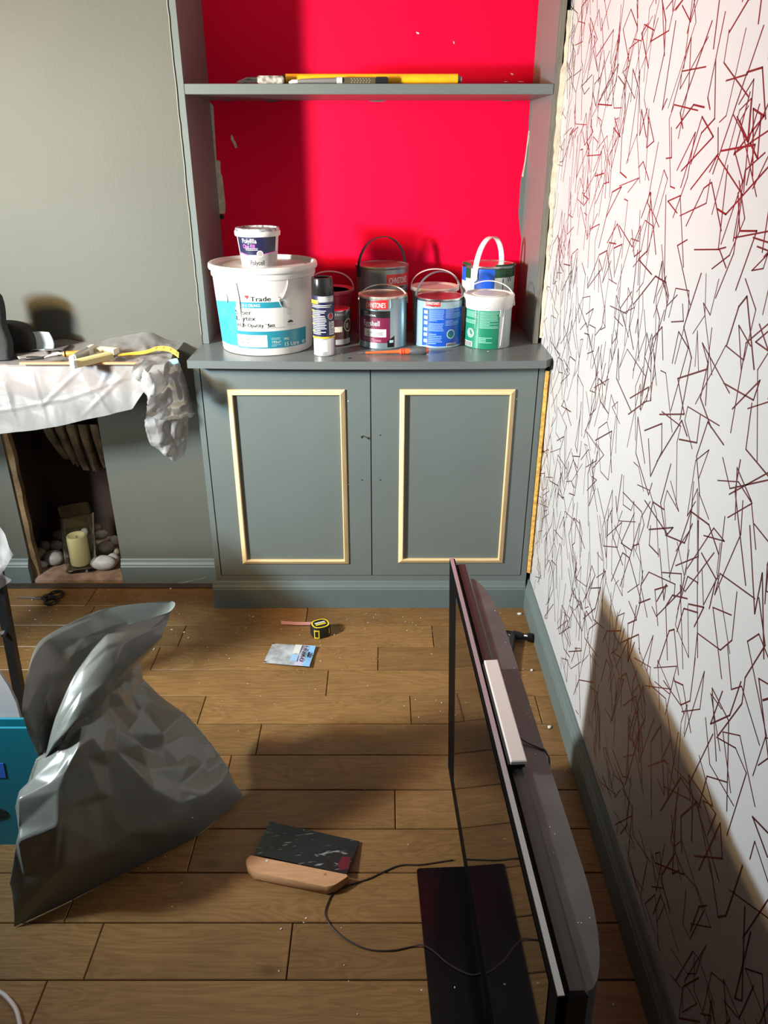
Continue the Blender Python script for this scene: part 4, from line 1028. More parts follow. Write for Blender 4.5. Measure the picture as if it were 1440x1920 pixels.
MB().add([b-n_*0.006, b+n_*0.006, a+n_*0.012, a-n_*0.012, b-n_*0.006+Vector((0,0,0.0015)), b+n_*0.006+Vector((0,0,0.0015)), a+n_*0.012+Vector((0,0,0.0015)), a-n_*0.012+Vector((0,0,0.0015))],
    [(0,1,2,3),(7,6,5,4),(0,4,5,1),(1,5,6,2),(2,6,7,3),(3,7,4,0)]).build('blade', MATS['white_blade'], t)
MB().tube([b, b.lerp(c_,0.1), b.lerp(c_,0.5), c_], [0.005,0.0085,0.0075,0.009], 14).build('handle', mat('orange_wood', (0.50,0.22,0.04), 0.45, var=0.2, vscale=20), t, True)
MB().tube([b.lerp(c_,0.10), b.lerp(c_,0.16)], [0.0092,0.0092], 14).build('ferrule', BLACKPL, t, True)
# wooden batten lying along the front edge
p0 = P(38, 683, z=ZMT); p1 = P(262, 683, z=ZMT)
o = MB().box((p0.x, p0.y-0.006, ZMT), (p1.x, p0.y+0.006, ZMT+0.0065), bev=0.001).build('wooden_batten', mat('batten_wood', (0.60,0.30,0.14), 0.55, var=0.15, vscale=12, stretch=(1,12,12)))
lab(o, 'thin orange-brown wooden batten along the front edge of the mantel', 'batten')
# cream plastic corner cutter: hinged blocks
t = thing('mitre_cutter', 'cream plastic hinged cutter with yellow jaw lying on the mantel', 'cutter', tuple(P(175,675,z=ZMT)))
CP_ = mat('cream_plastic', (0.72,0.68,0.56), 0.4); YC_ = mat('pale_yellow_plastic', (0.66,0.56,0.26), 0.45)
def beam(a, b, w_, h_, m, name):
    a, b = Vector(a), Vector(b); d = (b-a).normalized(); n_ = Vector((-d.y,d.x,0)).normalized()*w_/2; up = Vector((0,0,h_)); e = n_*0.72; q = up*0.8
    lo_ = [a-n_, a+n_, b+n_, b-n_]; vs = lo_+[p+q for p in lo_]+[a-e+up, a+e+up, b+e+up, b-e+up]
    fs = [(3,2,1,0)]+[(i,(i+1)%4,4+(i+1)%4,4+i) for i in range(4)]+[(4+i,4+(i+1)%4,8+(i+1)%4,8+i) for i in range(4)]+[(8,9,10,11)]
    return MB().add(vs, fs).build(name, m, t)
zl = ZMT+0.007
beam(P(138,689,z=zl), P(208,672,z=zl), 0.030, 0.020, YC_, 'jaw'); beam(P(136,684,z=zl), P(176,661,z=zl), 0.016, 0.026, CP_, 'arm')
beam(P(172,660,z=zl), P(219,664,z=zl), 0.030, 0.018, CP_, 'arm'); beam(P(142,680,z=zl+0.006), P(166,666,z=zl+0.006), 0.008, 0.026, mat('cutter_blade',(0.45,0.47,0.48),0.3,metal=0.8), 'blade')
beam(P(135,690,z=zl), P(143,691,z=zl), 0.012, 0.024, WPRINT, 'hinge')
for u in (185, 202):
    q = P(u, 661, z=zl+0.0185); MB().lathe((q.x,q.y,zl+0.0178), [(0.0,0.0006),(0.007,0.0006),(0.0075,0)], 14).build('slot', mat('slot_brown',(0.22,0.12,0.05),0.6), t)
# yellow paper tape curling to the right end
TAPE = mat('yellow_tape', (0.82,0.45,0.05), 0.5)
t = thing('measuring_tape_strip', 'yellow printed tape strip curling over the right end of the mantel', 'tape', tuple(P(280,657,z=ZMT)))
pts = cat_rom([P(222,665,z=ZMT+0.006), P(245,663,z=ZMT+0.006), P(272,660,z=ZMT+0.010), P(295,653,z=ZMT+0.020), P(318,655,z=ZMT+0.020), P(335,666,z=ZMT+0.006)], 26)
tw = MB(); vs = []
for i, p in enumerate(pts):
    f = i/25; w_ = Vector((0.0, 0.012*(1-0.2*f), 0.010*f+0.003)); vs += [p-w_*0.55, p+w_*0.55, p+w_*0.55+Vector((0,0.0006,-0.0012)), p-w_*0.55+Vector((0,0.0006,-0.0012))]
fs = []
for i in range(25):
    for k in range(4): fs.append((4*i+k, 4*i+(k+1)%4, 4*i+4+(k+1)%4, 4*i+4+k))
tw.add(vs, fs).build('strip', TAPE, t, True)
for i in range(4):
    k = 14+i*3; p = pts[k]; q = pts[k+1]; off = Vector((0,-0.0009,0.0009)); h = Vector((0,0.003,0.004))
    MB().add([p-h+off, p.lerp(q,0.8)-h+off, p.lerp(q,0.8)+h+off, p+h+off], [(0,1,2,3)]).build('printed_mark', mat('tape_print',(0.42,0.16,0.02),0.5), t)
for i,(u,v,lb) in enumerate(((128,672,'small bright steel clip lying left of the cream cutter'),(141,668,'steel screw lying beside the orange handled knife'),(120,675,'steel screw lying nearest the wooden batten'))):
    p = P(u, v, z=ZP-0.004)
    o = MB().tube([p, p+Vector((0.016,0.006*(i-1),0.001))], [0.0016,0.003], 8).build('steel_screw', STEEL, None, True); lab(recenter(o), lb, 'screw')
# ================================================================== TELEVISION
t = thing('television', 'large flat black television standing sideways on its floor pedestal by the wallpaper', 'television', (0.175, -1.36, 0))
far = Vector((0.147, -0.873, 0.681)); near = Vector((0.189, -1.854, 0.681))
ya_ = (far-near).normalized(); W_TV = (far-near).length
botf = Vector((0.166, -0.873, 0.062)); za_ = (far-botf).normalized(); za_ = (za_-ya_*za_.dot(ya_)).normalized(); xa_ = ya_.cross(za_)
HT = 0.619
def T(x, y, z): return near + xa_*x + ya_*y + za_*(z-HT)        # x: behind the screen, y: along, z: up from the lower edge
def tvbox(name, m, a, b, bev=0.0, parent=None, smooth=False):
    mb = MB().box(a, b, bev=bev); mb.v = [tuple(T(*p)) for p in mb.v]
    return mb.build(name, m, parent or t, smooth)
GLOSS = mat('gloss_black', (0.005,0.005,0.006), 0.14, spec=0.16)
SCR = mat('screen_glass', (0.004,0.004,0.005), 0.035, spec=0.7)
RIMB = mat('dusty_black', (0.022,0.020,0.019), 0.34)
tvbox('bezel', mat('bezel_black', (0.003,0.003,0.0035), 0.55, spec=0.03), (0.0, 0, 0), (0.012, W_TV, HT), 0.002)
tvbox('screen', SCR, (-0.0012, 0.03, 0.075), (0.0005, W_TV-0.125, HT-0.022))
tvbox('trim_edge', mat('clear_grey_edge', (0.42,0.45,0.47), 0.25, metal=0.5), (0.0005, 0.0, HT-0.0005), (0.008, W_TV, HT+0.0018))
tvbox('frame', RIMB, (0.012, 0.004, 0.006), (0.036, W_TV-0.018, HT-0.004), 0.004)
# back housing with rounded ends: plan outline extruded up
hp = []
L0, L1 = 0.010, W_TV-0.075
for k in range(9):
    a = math.pi/2*k/8; hp.append((0.036+0.040*math.sin(a), L0+0.16*(1-math.cos(a))))
for k in range(9):
    a = math.pi/2*k/8; hp.append((0.036+0.040*math.cos(a), L1-0.22*(1-math.sin(a))))
mb = MB().prism(hp, 'z', 0.03, HT-0.010); mb.v = [tuple(T(*p)) for p in mb.v]
mb.build('back_housing', mat('satin_black', (0.085,0.080,0.078), 0.36, var=0.25, vscale=14), t, True, angle=30)
# neck and pedestal
nk = MB().box((0.004, W_TV/2-0.10, -0.062), (0.034, W_TV/2+0.10, 0.05), bev=0.004); nk.v = [tuple(T(*p)) for p in nk.v]
nk.build('neck', GLOSS, t)
p0 = P(781, 1628, z=0.012); p1 = P(941, 1622, z=0.012)
bx = (p1-p0).normalized(); by = Vector((bx.y, -bx.x, 0)); wd = (p1-p0).length; ln_ = 0.47
pl = []
for (cx_, cy_, a0) in ((0.008,0.008,180),(wd-0.008,0.008,270),(wd-0.008,ln_-0.008,0),(0.008,ln_-0.008,90)):
    for k in range(5):
        a = R(a0+22.5*k); q = p0+bx*(cx_+0.008*math.cos(a))+by*(cy_+0.008*math.sin(a)); pl.append((q.x, q.y))
MB().prism(pl, 'z', 0.0006, 0.012).build('pedestal', GLOSS, t)
# sensor bar on top of the set
sb = thing('sensor_bar', 'slim white sensor bar with black base on top of the television', 'sensor bar', tuple(T(0.02, W_TV*0.6, HT)))
def top_y(v): # distance along the top edge for an image row
    lo_, hi_ = 0.0, W_TV
    for _ in range(40):
        m2 = (lo_+hi_)/2
        if proj(T(0.02, m2, HT))[1] > v: lo_ = m2
        else: hi_ = m2
    return (lo_+hi_)/2
yn, yf_ = top_y(1440), top_y(1248)
tvbox('base', BLACKPL, (0.011, yn+0.003, HT-0.0035), (0.036, yf_, HT+0.005), 0.001, sb)
tvbox('cover', mat('pinkish_white', (0.72,0.64,0.60), 0.4), (0.014, yn, HT+0.005), (0.038, yf_, HT+0.013), 0.0015, sb)
cpt = cat_rom([T(0.036, yn+0.07, HT+0.002), T(0.05, yn+0.06, HT-0.006), T(0.068, yn+0.048, HT-0.008), T(0.078, yn+0.04, HT-0.012), T(0.082, yn+0.03, HT-0.05), T(0.08, yn+0.02, HT-0.3)], 24)
MB().tube(cpt, 0.0016, 6).build('cable', mat('grey_cable', (0.09,0.08,0.075), 0.4), sb, True)
# dust specks on the set
ds_ = MB(); rd = random.Random(12)
for i in range(46):
    q = T(rd.uniform(0.012,0.07), rd.uniform(0.05,W_TV-0.12), HT-0.0095 if rd.random() < 0.6 else HT-0.0095)
    ds_.blob(q, (0.0009,0.0009,0.0005), 5, 3)
o = ds_.build('dust_specks', WHITECH, t); o['kind'] = 'stuff'

# ---- thin black lead on the floor
z0 = 0.0022
lead = cat_rom([P(980,1765,z=0.0145), P(940,1795,z=0.0145), P(893,1828,z=0.0145), P(845,1810,z=0.0145), P(815,1785,z=0.0145), P(792,1772,z=0.0142), P(776,1774,z=z0), P(735,1782,z=z0), P(690,1780,z=z0), P(650,1762,z=z0), P(622,1738,z=z0), P(610,1715,z=z0), P(614,1695,z=z0), P(626,1672,z=z0), P(648,1661,z=z0), P(690,1648,z=z0), P(720,1634,z=z0), P(752,1622,z=z0), P(790,1621,z=z0), P(850,1612,z=z0)], 90)
o = MB().tube(lead, 0.0017, 6).build('power_lead', mat('brown_black_lead', (0.035,0.024,0.018), 0.4), None, True)
lab(o, 'thin black lead looping across the floor under the television pedestal and scraper', 'cable')

# ================================================================== GREY PLASTIC BAG
def bagpt(u, v, y): return P(u, v, y=y)
hem = [P(u, v, z=0.003) for u, v in ((33,1735),(120,1695),(240,1634),(370,1566),(450,1498))]
front = [hem,
 [bagpt(28,1650,-1.245), bagpt(118,1612,-1.225), bagpt(225,1565,-1.14), bagpt(335,1515,-1.03), bagpt(405,1468,-0.925)],
 [bagpt(29,1555,-1.20), bagpt(112,1515,-1.17), bagpt(195,1475,-1.08), bagpt(275,1445,-0.98), bagpt(345,1422,-0.87)],
 [bagpt(45,1478,-1.10), bagpt(118,1440,-1.09), bagpt(172,1408,-1.03), bagpt(228,1385,-0.95), bagpt(283,1388,-0.835)],
 [bagpt(76,1432,-1.01), bagpt(118,1398,-1.01), bagpt(158,1365,-0.97), bagpt(205,1330,-0.90), bagpt(240,1318,-0.825)],
 [bagpt(84,1424,-1.00), bagpt(122,1380,-0.99), bagpt(165,1338,-0.945), bagpt(208,1295,-0.885), bagpt(226,1284,-0.80)],
 [bagpt(84,1422,-1.005), bagpt(124,1372,-1.00), bagpt(175,1318,-0.95), bagpt(235,1255,-0.87), bagpt(297,1206,-0.775)],
 [bagpt(84,1419,-1.00), bagpt(112,1360,-0.985), bagpt(160,1280,-0.93), bagpt(222,1215,-0.86), bagpt(310,1172,-0.755)],
 [bagpt(85,1415,-0.99), bagpt(104,1345,-0.965), bagpt(142,1262,-0.91), bagpt(205,1186,-0.84), bagpt(316,1148,-0.735)]]
shift = [0, -0.02, -0.05, -0.09, -0.12, -0.13, -0.13, -0.13, -0.13]
def toward(p, dy):
    q = p-CAM; return CAM+q*((q.y+dy)/q.y)      # same sight line, nearer
for k in range(9): front[k] = [toward(p, shift[k]) for p in front[k]]
fcol = 5
rim_b = [bagpt(72,1417,-1.115), bagpt(41,1330,-1.10), bagpt(72,1205,-0.97), bagpt(190,1143,-0.87), bagpt(321,1127,-0.84)]
back_off = [0.006, 0.075, 0.13, 0.15, 0.13, 0.12]
back = [[p+Vector((0.0, o_*(0.25+0.75*min(1,i_/2)), 0.0)) for i_, p in enumerate(front[k])] for k, o_ in enumerate(back_off)]
for k in range(6):
    for p in back[k]: p.z = max(p.z, 0.003)
def mix(a, b, f): return [x.lerp(y, f) for x, y in zip(a, b)]
wb_ = [p+Vector((-0.02,0.02+0.07*min(1,i_/2),-0.02)) for i_, p in enumerate(front[5])]
back += [mix(wb_, rim_b, 0.45), mix(wb_, rim_b, 0.75), rim_b]
def crease(p, seed, fr):
    rr = random.Random(seed); s_ = 0
    for k in range(4):
        d_ = Vector((rr.gauss(0,1), rr.gauss(0,1), rr.gauss(0,1))).normalized(); w_ = p.dot(d_)*fr*(0.6+0.8*rr.random())+rr.random()*3
        w_ += 0.5*noise.noise(p*fr*0.45+Vector((k*7.7,0,0)))
        s_ += (tri(w_)-0.5)*max(0.0, noise.noise(p*fr*0.5+Vector((0,k*5.3,0)))+0.2)
    return s_
rowsN = []
NR, NC = 150, 190
loops = []
for k in range(9):
    ctrl = front[k]+list(reversed(back[k])); n = len(ctrl); lp_ = []
    for i in range(NC):
        tt = i/NC*n; a = int(tt) % n; f = tt-int(tt)
        q0, q1, q2, q3 = ctrl[a-1], ctrl[a], ctrl[(a+1)%n], ctrl[(a+2)%n]
        m1, m2 = (q2-q0)*0.32, (q3-q1)*0.32; f2, f3 = f*f, f**3
        lp_.append(q1*(2*f3-3*f2+1)+m1*(f3-2*f2+f)+q2*(-2*f3+3*f2)+m2*(f3-f2))
    loops.append(lp_)
bm_ = MB(); vs = []
cols = [cat_rom([loops[k][i] for k in range(9)], NR) for i in range(NC)]
def base_at(a, b):       # a: round the loop (0..1, wraps), b: up (0..1)
    x = (a % 1.0)*NC; i0 = int(x) % NC; f = x-int(x); y = max(0,min(1,b))*(NR-1); j0 = min(int(y), NR-2); g = y-j0
    i1 = (i0+1) % NC
    return (cols[i0][j0]*(1-f)+cols[i1][j0]*f)*(1-g)+(cols[i0][j0+1]*(1-f)+cols[i1][j0+1]*f)*g
# pull the film into flat facets between random pinch points
from mathutils.geometry import delaunay_2d_cdt
rq = random.Random(19); pp2 = []
for gi in range(20):
    for gj in range(13):
        a = (gi+0.1+0.8*rq.random())/20; b = (gj+0.1+0.8*rq.random())/13
        pp2.append((a, b))
for b in (0.0, 1.0):
    for gi in range(24): pp2.append((gi/24, b))
disp = [(rq.uniform(-1,1) if 0 < b < 1 else 0) for a, b in pp2]
p3 = []
for (a, b), d_ in zip(pp2, disp):
    p_ = base_at(a, b); n_ = (base_at(a+0.01,b)-base_at(a-0.01,b)).cross(base_at(a,b+0.01)-base_at(a,b-0.01))
    n_ = n_.normalized() if n_.length > 1e-12 else Vector((0,0,0))
    p3.append(p_+n_*d_*0.016*min(1,b*6)*(1 if b < 0.62 else 0.35))
ext = []; idx = []
for k, (a, b) in enumerate(pp2):
    for o_ in (-1, 0, 1):
        if -0.3 < a+o_ < 1.3: ext.append(Vector((a+o_, b*0.9))); idx.append(k)
cdt = delaunay_2d_cdt(ext, [], [], 0, 1e-7)
ev, tris, orig = cdt[0], cdt[2], cdt[3]
tl3 = []
for t_ in tris:
    A, B_, C_ = (ev[q] for q in t_); det = (B_.y-C_.y)*(A.x-C_.x)+(C_.x-B_.x)*(A.y-C_.y)
    if abs(det) < 1e-12: continue
    ks = [idx[orig[q][0]] for q in t_]
    tl3.append((min(A.x,B_.x,C_.x), max(A.x,B_.x,C_.x), min(A.y,B_.y,C_.y), max(A.y,B_.y,C_.y), A, B_, C_, det, ks))
buckets = [[] for _ in range(60)]
for T_ in tl3:
    for q in range(max(0,int(T_[0]*60)), min(59,int(T_[1]*60))+1): buckets[q].append(T_)
def facet(a, b):
    x, y = a, b*0.9
    for (x0,x1,y0_,y1_,A,B_,C_,det,ks) in buckets[min(59,int(a*60))]:
        if x < x0 or x > x1 or y < y0_ or y > y1_: continue
        l1 = ((B_.y-C_.y)*(x-C_.x)+(C_.x-B_.x)*(y-C_.y))/det; l2_ = ((C_.y-A.y)*(x-C_.x)+(A.x-C_.x)*(y-C_.y))/det; l3 = 1-l1-l2_
        if l1 > -1e-6 and l2_ > -1e-6 and l3 > -1e-6: return p3[ks[0]]*l1+p3[ks[1]]*l2_+p3[ks[2]]*l3
    return None
for j in range(NR):
    b = j/(NR-1); wgt = 0.85*min(1, b*8)*(1 if b < 0.66 else 0.55)
    for i in range(NC):
        p = cols[i][j]; q = facet(i/NC, b)
        if q is None: q = p
        q = p.lerp(q, wgt); q = q+Vector((0,-1,0.3))*0.0030*crease(p, 37, 16.0)*min(1, b*8)
        q.z = max(q.z, 0.002); vs.append(q)
fs = []
for j in range(NR-1):
    for i in range(NC):
        l = (i+1)%NC; fs.append((j*NC+i, j*NC+l, (j+1)*NC+l, (j+1)*NC+i))
bm_.add(vs, fs)
BAGM = mat('grey_polythene', (0.165,0.174,0.156), 0.31, spec=0.55, coat=0.15, var=0.08, vscale=6)
o = bm_.build('rubble_bag', BAGM, None, True, angle=80)
lab(o, 'crumpled grey plastic rubble sack slumped open on the floor', 'bag')

# ================================================================== LEFT EDGE: BOX, PAPER, TABLE
bt = P(20, 1366, z=0.358); yfb = bt.y
tb = thing('carry_case', 'slim teal case with a black handle hole standing behind the grey sack', 'case', (-1.07, yfb+0.02, 0))
TEALP = mat('teal_plastic', (0.008,0.20,0.27), 0.4)
bxl, bxr = -1.36, -0.71; DB = 0.045
mb = MB()
hzc = P(5,1525,y=yfb).z; hz0, hz1 = hzc-0.026, hzc+0.026; hx1 = P(15,1525,y=yfb).x; hx0 = hx1-0.15
ZB = 0.358; mb.box((bxl, yfb, 0.0), (bxr, yfb+0.006, ZB))
mb.box((bxl, yfb+DB-0.006, 0), (bxr, yfb+DB, ZB-0.008)); mb.box((bxl, yfb+0.006, 0), (bxl+0.006, yfb+DB-0.006, ZB-0.004)); mb.box((bxr-0.006, yfb+0.006, 0), (bxr, yfb+DB-0.006, ZB-0.004)); mb.box((bxl+0.006, yfb+0.006, 0), (bxr-0.006, yfb+DB-0.006, 0.006))
mb.build('shell', TEALP, tb)
hc_ = MB().prism([(hx0+0.5*(hx1-hx0)*(1+math.cos(2*math.pi*k/20)), (hz0+hz1)/2+0.5*(hz1-hz0)*math.sin(2*math.pi*k/20)) for k in range(20)], 'y', yfb-0.0015, yfb+0.0005)
for k in range(1): hc_.build('handle_hole', DARK, tb)
q = P(-4, 1445, y=yfb-0.001)
MB().prism([(q.x-0.05, q.z-0.022), (q.x+0.014, q.z-0.022), (q.x+0.017, q.z+0.022), (q.x-0.05, q.z+0.022)], 'y', yfb-0.0012, yfb).build('sticker', mat('blue_tape', (0.03,0.16,0.62), 0.45), tb)['label'] = 'bright blue sticker'
# white board standing in the box
def paper(i, j):
    x = -1.35+0.555*i; top = 0.60-0.155*max(0,(i-0.62)/0.38)**2.0
    return Vector((x, yfb+0.05+0.02*math.sin(i*3), 0.02+(top-0.02)*j))
pts = []
xr = P(40, 1362, y=yfb+0.053).x
edge = [P(0,1258,y=yfb+0.053), P(18,1285,y=yfb+0.053), P(32,1315,y=yfb+0.053), P(40,1345,y=yfb+0.053), P(42,1366,y=yfb+0.053)]
poly = [(-1.33, 0.0), (edge[-1].x, 0.0)]+[(e.x, e.z) for e in reversed(edge)]+[(edge[0].x-0.06, edge[0].z+0.06), (-1.33, edge[0].z+0.10)]
o = MB().prism(poly, 'y', yfb+0.048, yfb+0.056).build('white_board', mat('white_card', (0.62,0.60,0.60), 0.6, var=0.05, vscale=20, stretch=(30,1,1)))
lab(o, 'white curved-edge board standing behind the teal case', 'board')

# folding table leg and its plastic cover, at the left edge
ta = thing('folding_table', 'black metal legged table covered in plastic at the left edge', 'table', (-1.4, -0.75, 0))
BM = mat('black_metal', (0.010,0.010,0.011), 0.4, metal=0.2)
lt = P(8, 1085, y=-0.60); lb_ = P(44, 1338, z=0.004)
LT = Vector((lt.x-0.004, -0.60, 0.665)); LB = Vector((lb_.x, lb_.y, 0.004))
d = (LT-LB).normalized(); sx_ = Vector((0.013,0,0)); sy_ = Vector((0,0.011,0))
def leg(lo_, hi_, name='leg'):
    return MB().add([lo_-sx_-sy_, lo_+sx_-sy_, lo_+sx_+sy_, lo_-sx_+sy_, hi_-sx_-sy_, hi_+sx_-sy_, hi_+sx_+sy_, hi_-sx_+sy_], [(3,2,1,0),(4,5,6,7),(0,1,5,4),(1,2,6,5),(2,3,7,6),(3,0,4,7)]).build(name, BM, ta)
leg(LB, LT); leg(LB+Vector((-0.50,0,0)), LT+Vector((-0.50,0,0)))
q = P(9, 1189, y=-0.612); MB().tube([(q.x,-0.606,q.z),(q.x,-0.622,q.z)], [0.008,0.006], 10).build('bolt', BLACKPL, ta, True)
MB().tube([(q.x-0.4,-0.612,q.z+0.01),(q.x,-0.612,q.z+0.004)], 0.0045, 8).build('brace', STEEL, ta, True)
MB().box((-1.58,-0.66,0.665),(-1.052,-0.50,0.685), bev=0.002).build('table_top', mat('table_board', (0.30,0.24,0.18), 0.6, var=0.1), ta)
def cover(i, j):
    x0, x1 = -1.2, -1.035
    a = j
    tb_ = [(985,0),(1000,14),(1015,24),(1032,33),(1050,22),(1068,10),(1076,15),(1083,27),(1090,20),(1097,8),(1104,-2)]
    vv = 985+119*j; uu = -2
    for (va,ua),(vb_,ub) in zip(tb_[:-1], tb_[1:]):
        if va <= vv <= vb_+0.01: uu = ua+(ub-ua)*(vv-va)/(vb_-va)
    xr = P(uu, vv, y=-0.63).x
    if j > 0.88: xr -= 0.0
    x = x0+(xr-x0)*i
    z = P(10, 985+118*j, y=-0.63).z+0.004*noise.noise(Vector((i*30,j*10,2)))*(1 if j > 0.9 else 0)
    p = Vector((x, -0.632, z)); p.y -= 0.03*(crumple(p, 44, 14.0)+0.4)*min(1,j*2+0.2)
    return p
cvm = MB().grid(cover, 60, 50)
cvm.grid(lambda i,j: Vector((-1.2+(-1.05+1.2)*i, -0.632+0.14*j, 0.69+0.004*noise.noise(Vector((i*9,j*9,0))))), 20, 8)
cvm.build('plastic_cover', FILM, ta, True, angle=30)['label'] = 'torn white plastic hanging from the table edge'

# white flex in the bottom left corner
wf_ = cat_rom([P(-60,1845,z=0.006), P(-5,1858,z=0.006), P(20,1878,z=0.006), P(34,1905,z=0.006), P(38,1960,z=0.006), P(10,2060,z=0.006)], 40)
o = MB().tube(wf_, 0.0042, 10).build('white_flex', mat('white_flex', (0.72,0.62,0.55), 0.45), None, True); lab(o, 'thick white flex curving in the bottom left corner', 'cable')

# ================================================================== TOOLS ON THE FLOOR
# spreader / plasterer's scraper with wooden handle
tl, tr, br_, bl_ = (P(506,1541,z=0.004), P(674,1578,z=0.004), P(650,1640,z=0.018), P(476,1602,z=0.018))
t = thing('spreader', 'wide black steel spreader with a pale wooden handle lying on the floor', 'scraper', ((tl.x+br_.x)/2, (tl.y+br_.y)/2, 0))
SPB = mat('smeared_black_steel', (0.008,0.009,0.010), 0.22, col2=(0.012,0.013,0.014), vscale=10)
nt = SPB.node_tree; bs = nt.nodes['Principled BSDF']
n_ = nt.nodes.new('ShaderNodeTexNoise'); n_.inputs['Scale'].default_value = 16; n_.inputs['Detail'].default_value = 8; n_.inputs['Distortion'].default_value = 2.5
tc_ = nt.nodes.new('ShaderNodeTexCoord'); mp_ = nt.nodes.new('ShaderNodeMapping'); mp_.inputs['Scale'].default_value = (0.7, 2.2, 1); nt.links.new(tc_.outputs['Object'], mp_.inputs[0]); nt.links.new(mp_.outputs[0], n_.inputs['Vector'])
rp = nt.nodes.new('ShaderNodeValToRGB'); rp.color_ramp.elements[0].position = 0.60; rp.color_ramp.elements[1].position = 0.78
rp.color_ramp.elements[0].color = (0.009,0.010,0.011,1); rp.color_ramp.elements[1].color = (0.50,0.49,0.48,1)
nt.links.new(n_.outputs['Fac'], rp.inputs[0]); nt.links.new(rp.outputs[0], bs.inputs['Base Color'])
th = Vector((0,0,0.0014))
MB().add([tl, tr, br_, bl_, tl+th, tr+th, br_+th, bl_+th], [(3,2,1,0),(4,5,6,7),(0,1,5,4),(1,2,6,5),(2,3,7,6),(3,0,4,7)]).build('blade', SPB, t)
WOODH = mat('pale_handle_wood', (0.50,0.245,0.115), 0.5, col2=(0.60,0.33,0.17), vscale=7, stretch=(3,26,26))
a = P(466,1602,z=0.023); b = P(655,1640,z=0.023); dd = (b-a); L_ = dd.length; dd.normalize(); nn = Vector((dd.y, -dd.x, 0))
Wd = 0.046
pl2 = [(0.004,0.0),(L_-0.002,0.0),(L_,0.006),(L_-0.016,Wd*0.62),(L_-0.024,Wd*0.80),(L_-0.040,Wd),(0.030,Wd),(0.010,Wd*0.72),(0.0,Wd*0.42),(-0.001,0.012)]
def hw_(x, y, z): return a+dd*x+nn*y+Vector((0,0,z-0.023))
def ring_(ins, z):
    cx_ = sum(p[0] for p in pl2)/len(pl2); cy_ = Wd*0.45
    return [hw_(cx_+(p[0]-cx_)*(1-ins/0.12), cy_+(p[1]-cy_)*(1-ins/0.03), z) for p in pl2]
rs = [ring_(0.003,0.0005), ring_(0.0,0.005), ring_(0.0,0.020), ring_(0.003,0.0245)]; n = len(pl2); vs = [p for r_ in rs for p in r_]
fs = [tuple(range(n-1,-1,-1)), tuple(3*n+i for i in range(n))]+[(k*n+i, k*n+(i+1)%n, (k+1)*n+(i+1)%n, (k+1)*n+i) for k in range(3) for i in range(n)]
MB().add(vs, fs).build('handle', WOODH, t, True, angle=35)
for (u, v, m) in ((500.5,1614,WPRINT),(609,1639,mat('rivet_wood',(0.40,0.19,0.09),0.5))):
    q = P(u, v, z=0.0246); MB().lathe((q.x,q.y,0.0236), [(0.0032,0),(0.0032,0.0016),(0.0,0.002)], 12).build('rivet', m, t, True)
for (pts_, m) in (([(604,1590),(607,1596),(611,1601)], DRIP), ([(618,1619),(626,1618),(634,1621)], mat('grey_stain',(0.35,0.35,0.36),0.5))):
    MB().tube([P(u, v, z=0.0085+0.011*((v-1580)/60)) for u, v in pts_], 0.0018, 6, flat=0.4).build('paint_smear', m, t)
q = [P(632,1622,z=0.0168),P(642,1606,z=0.0143),P(658,1608,z=0.0135),P(652,1636,z=0.0175),P(640,1634,z=0.018)]
MB().add([p+Vector((0,0,0.0006)) for p in q], [tuple(range(5))]).build('red_stain', mat('dark_red_stain',(0.12,0.01,0.02),0.3), t)

# tape measure
tc0 = P(601, 1190, z=0.0)
t = thing('tape_measure', 'black and yellow tape measure with its pink blade drawn out', 'tape measure', tuple(tc0))
ang = R(10); ct = Vector((tc0.x, tc0.y+0.005, 0))
prof = []
for k in range(24):
    a = 2*math.pi*k/24; x, y = 0.034*math.copysign(abs(math.cos(a))**0.75, math.cos(a)), 0.030*math.copysign(abs(math.sin(a))**0.75, math.sin(a)); prof.append((x, y))
rm = Matrix.Rotation(R(24), 3, 'Z')
def lay(ins, z, dx=0, dy=0): return [ct+rm @ Vector((x*(1-ins)+dx, y*(1-ins)+dy, 0))+Vector((0,0,z)) for x, y in prof]
rs = [lay(0.06,0.001), lay(0,0.006), lay(0,0.034), lay(0.08,0.041), lay(0.3,0.042)]; n = 24
vs = [p for r_ in rs for p in r_]; fs = [tuple(range(n-1,-1,-1)), tuple(4*n+i for i in range(n))]+[(k*n+i,k*n+(i+1)%n,(k+1)*n+(i+1)%n,(k+1)*n+i) for k in range(4) for i in range(n)]
MB().add(vs, fs).build('case', mat('rubber_black',(0.014,0.014,0.014),0.45), t, True, angle=45)
YT = mat('tool_yellow', (0.80,0.60,0.02), 0.4)
ro = lay(0.12,0.0425); ri = lay(0.26,0.0428)
MB().add(ro+ri, [(i,(i+1)%n,n+(i+1)%n,n+i) for i in range(n)]).build('ring', YT, t)
cdk = lay(0.27,0.0427); MB().add(cdk, [tuple(range(n))]).build('badge', BLACKPL, t)
for k in range(2):
    o_ = [ct+rm @ Vector((x, y, 0))+Vector((0,0,0.0434)) for x, y in ((-0.018,-0.009+k*0.010),(0.018,-0.009+k*0.010),(0.018,-0.002+k*0.010),(-0.018,-0.002+k*0.010))]
    MB().add(o_, [(0,1,2,3)]).build('badge_print', WPRINT if k else YT, t)
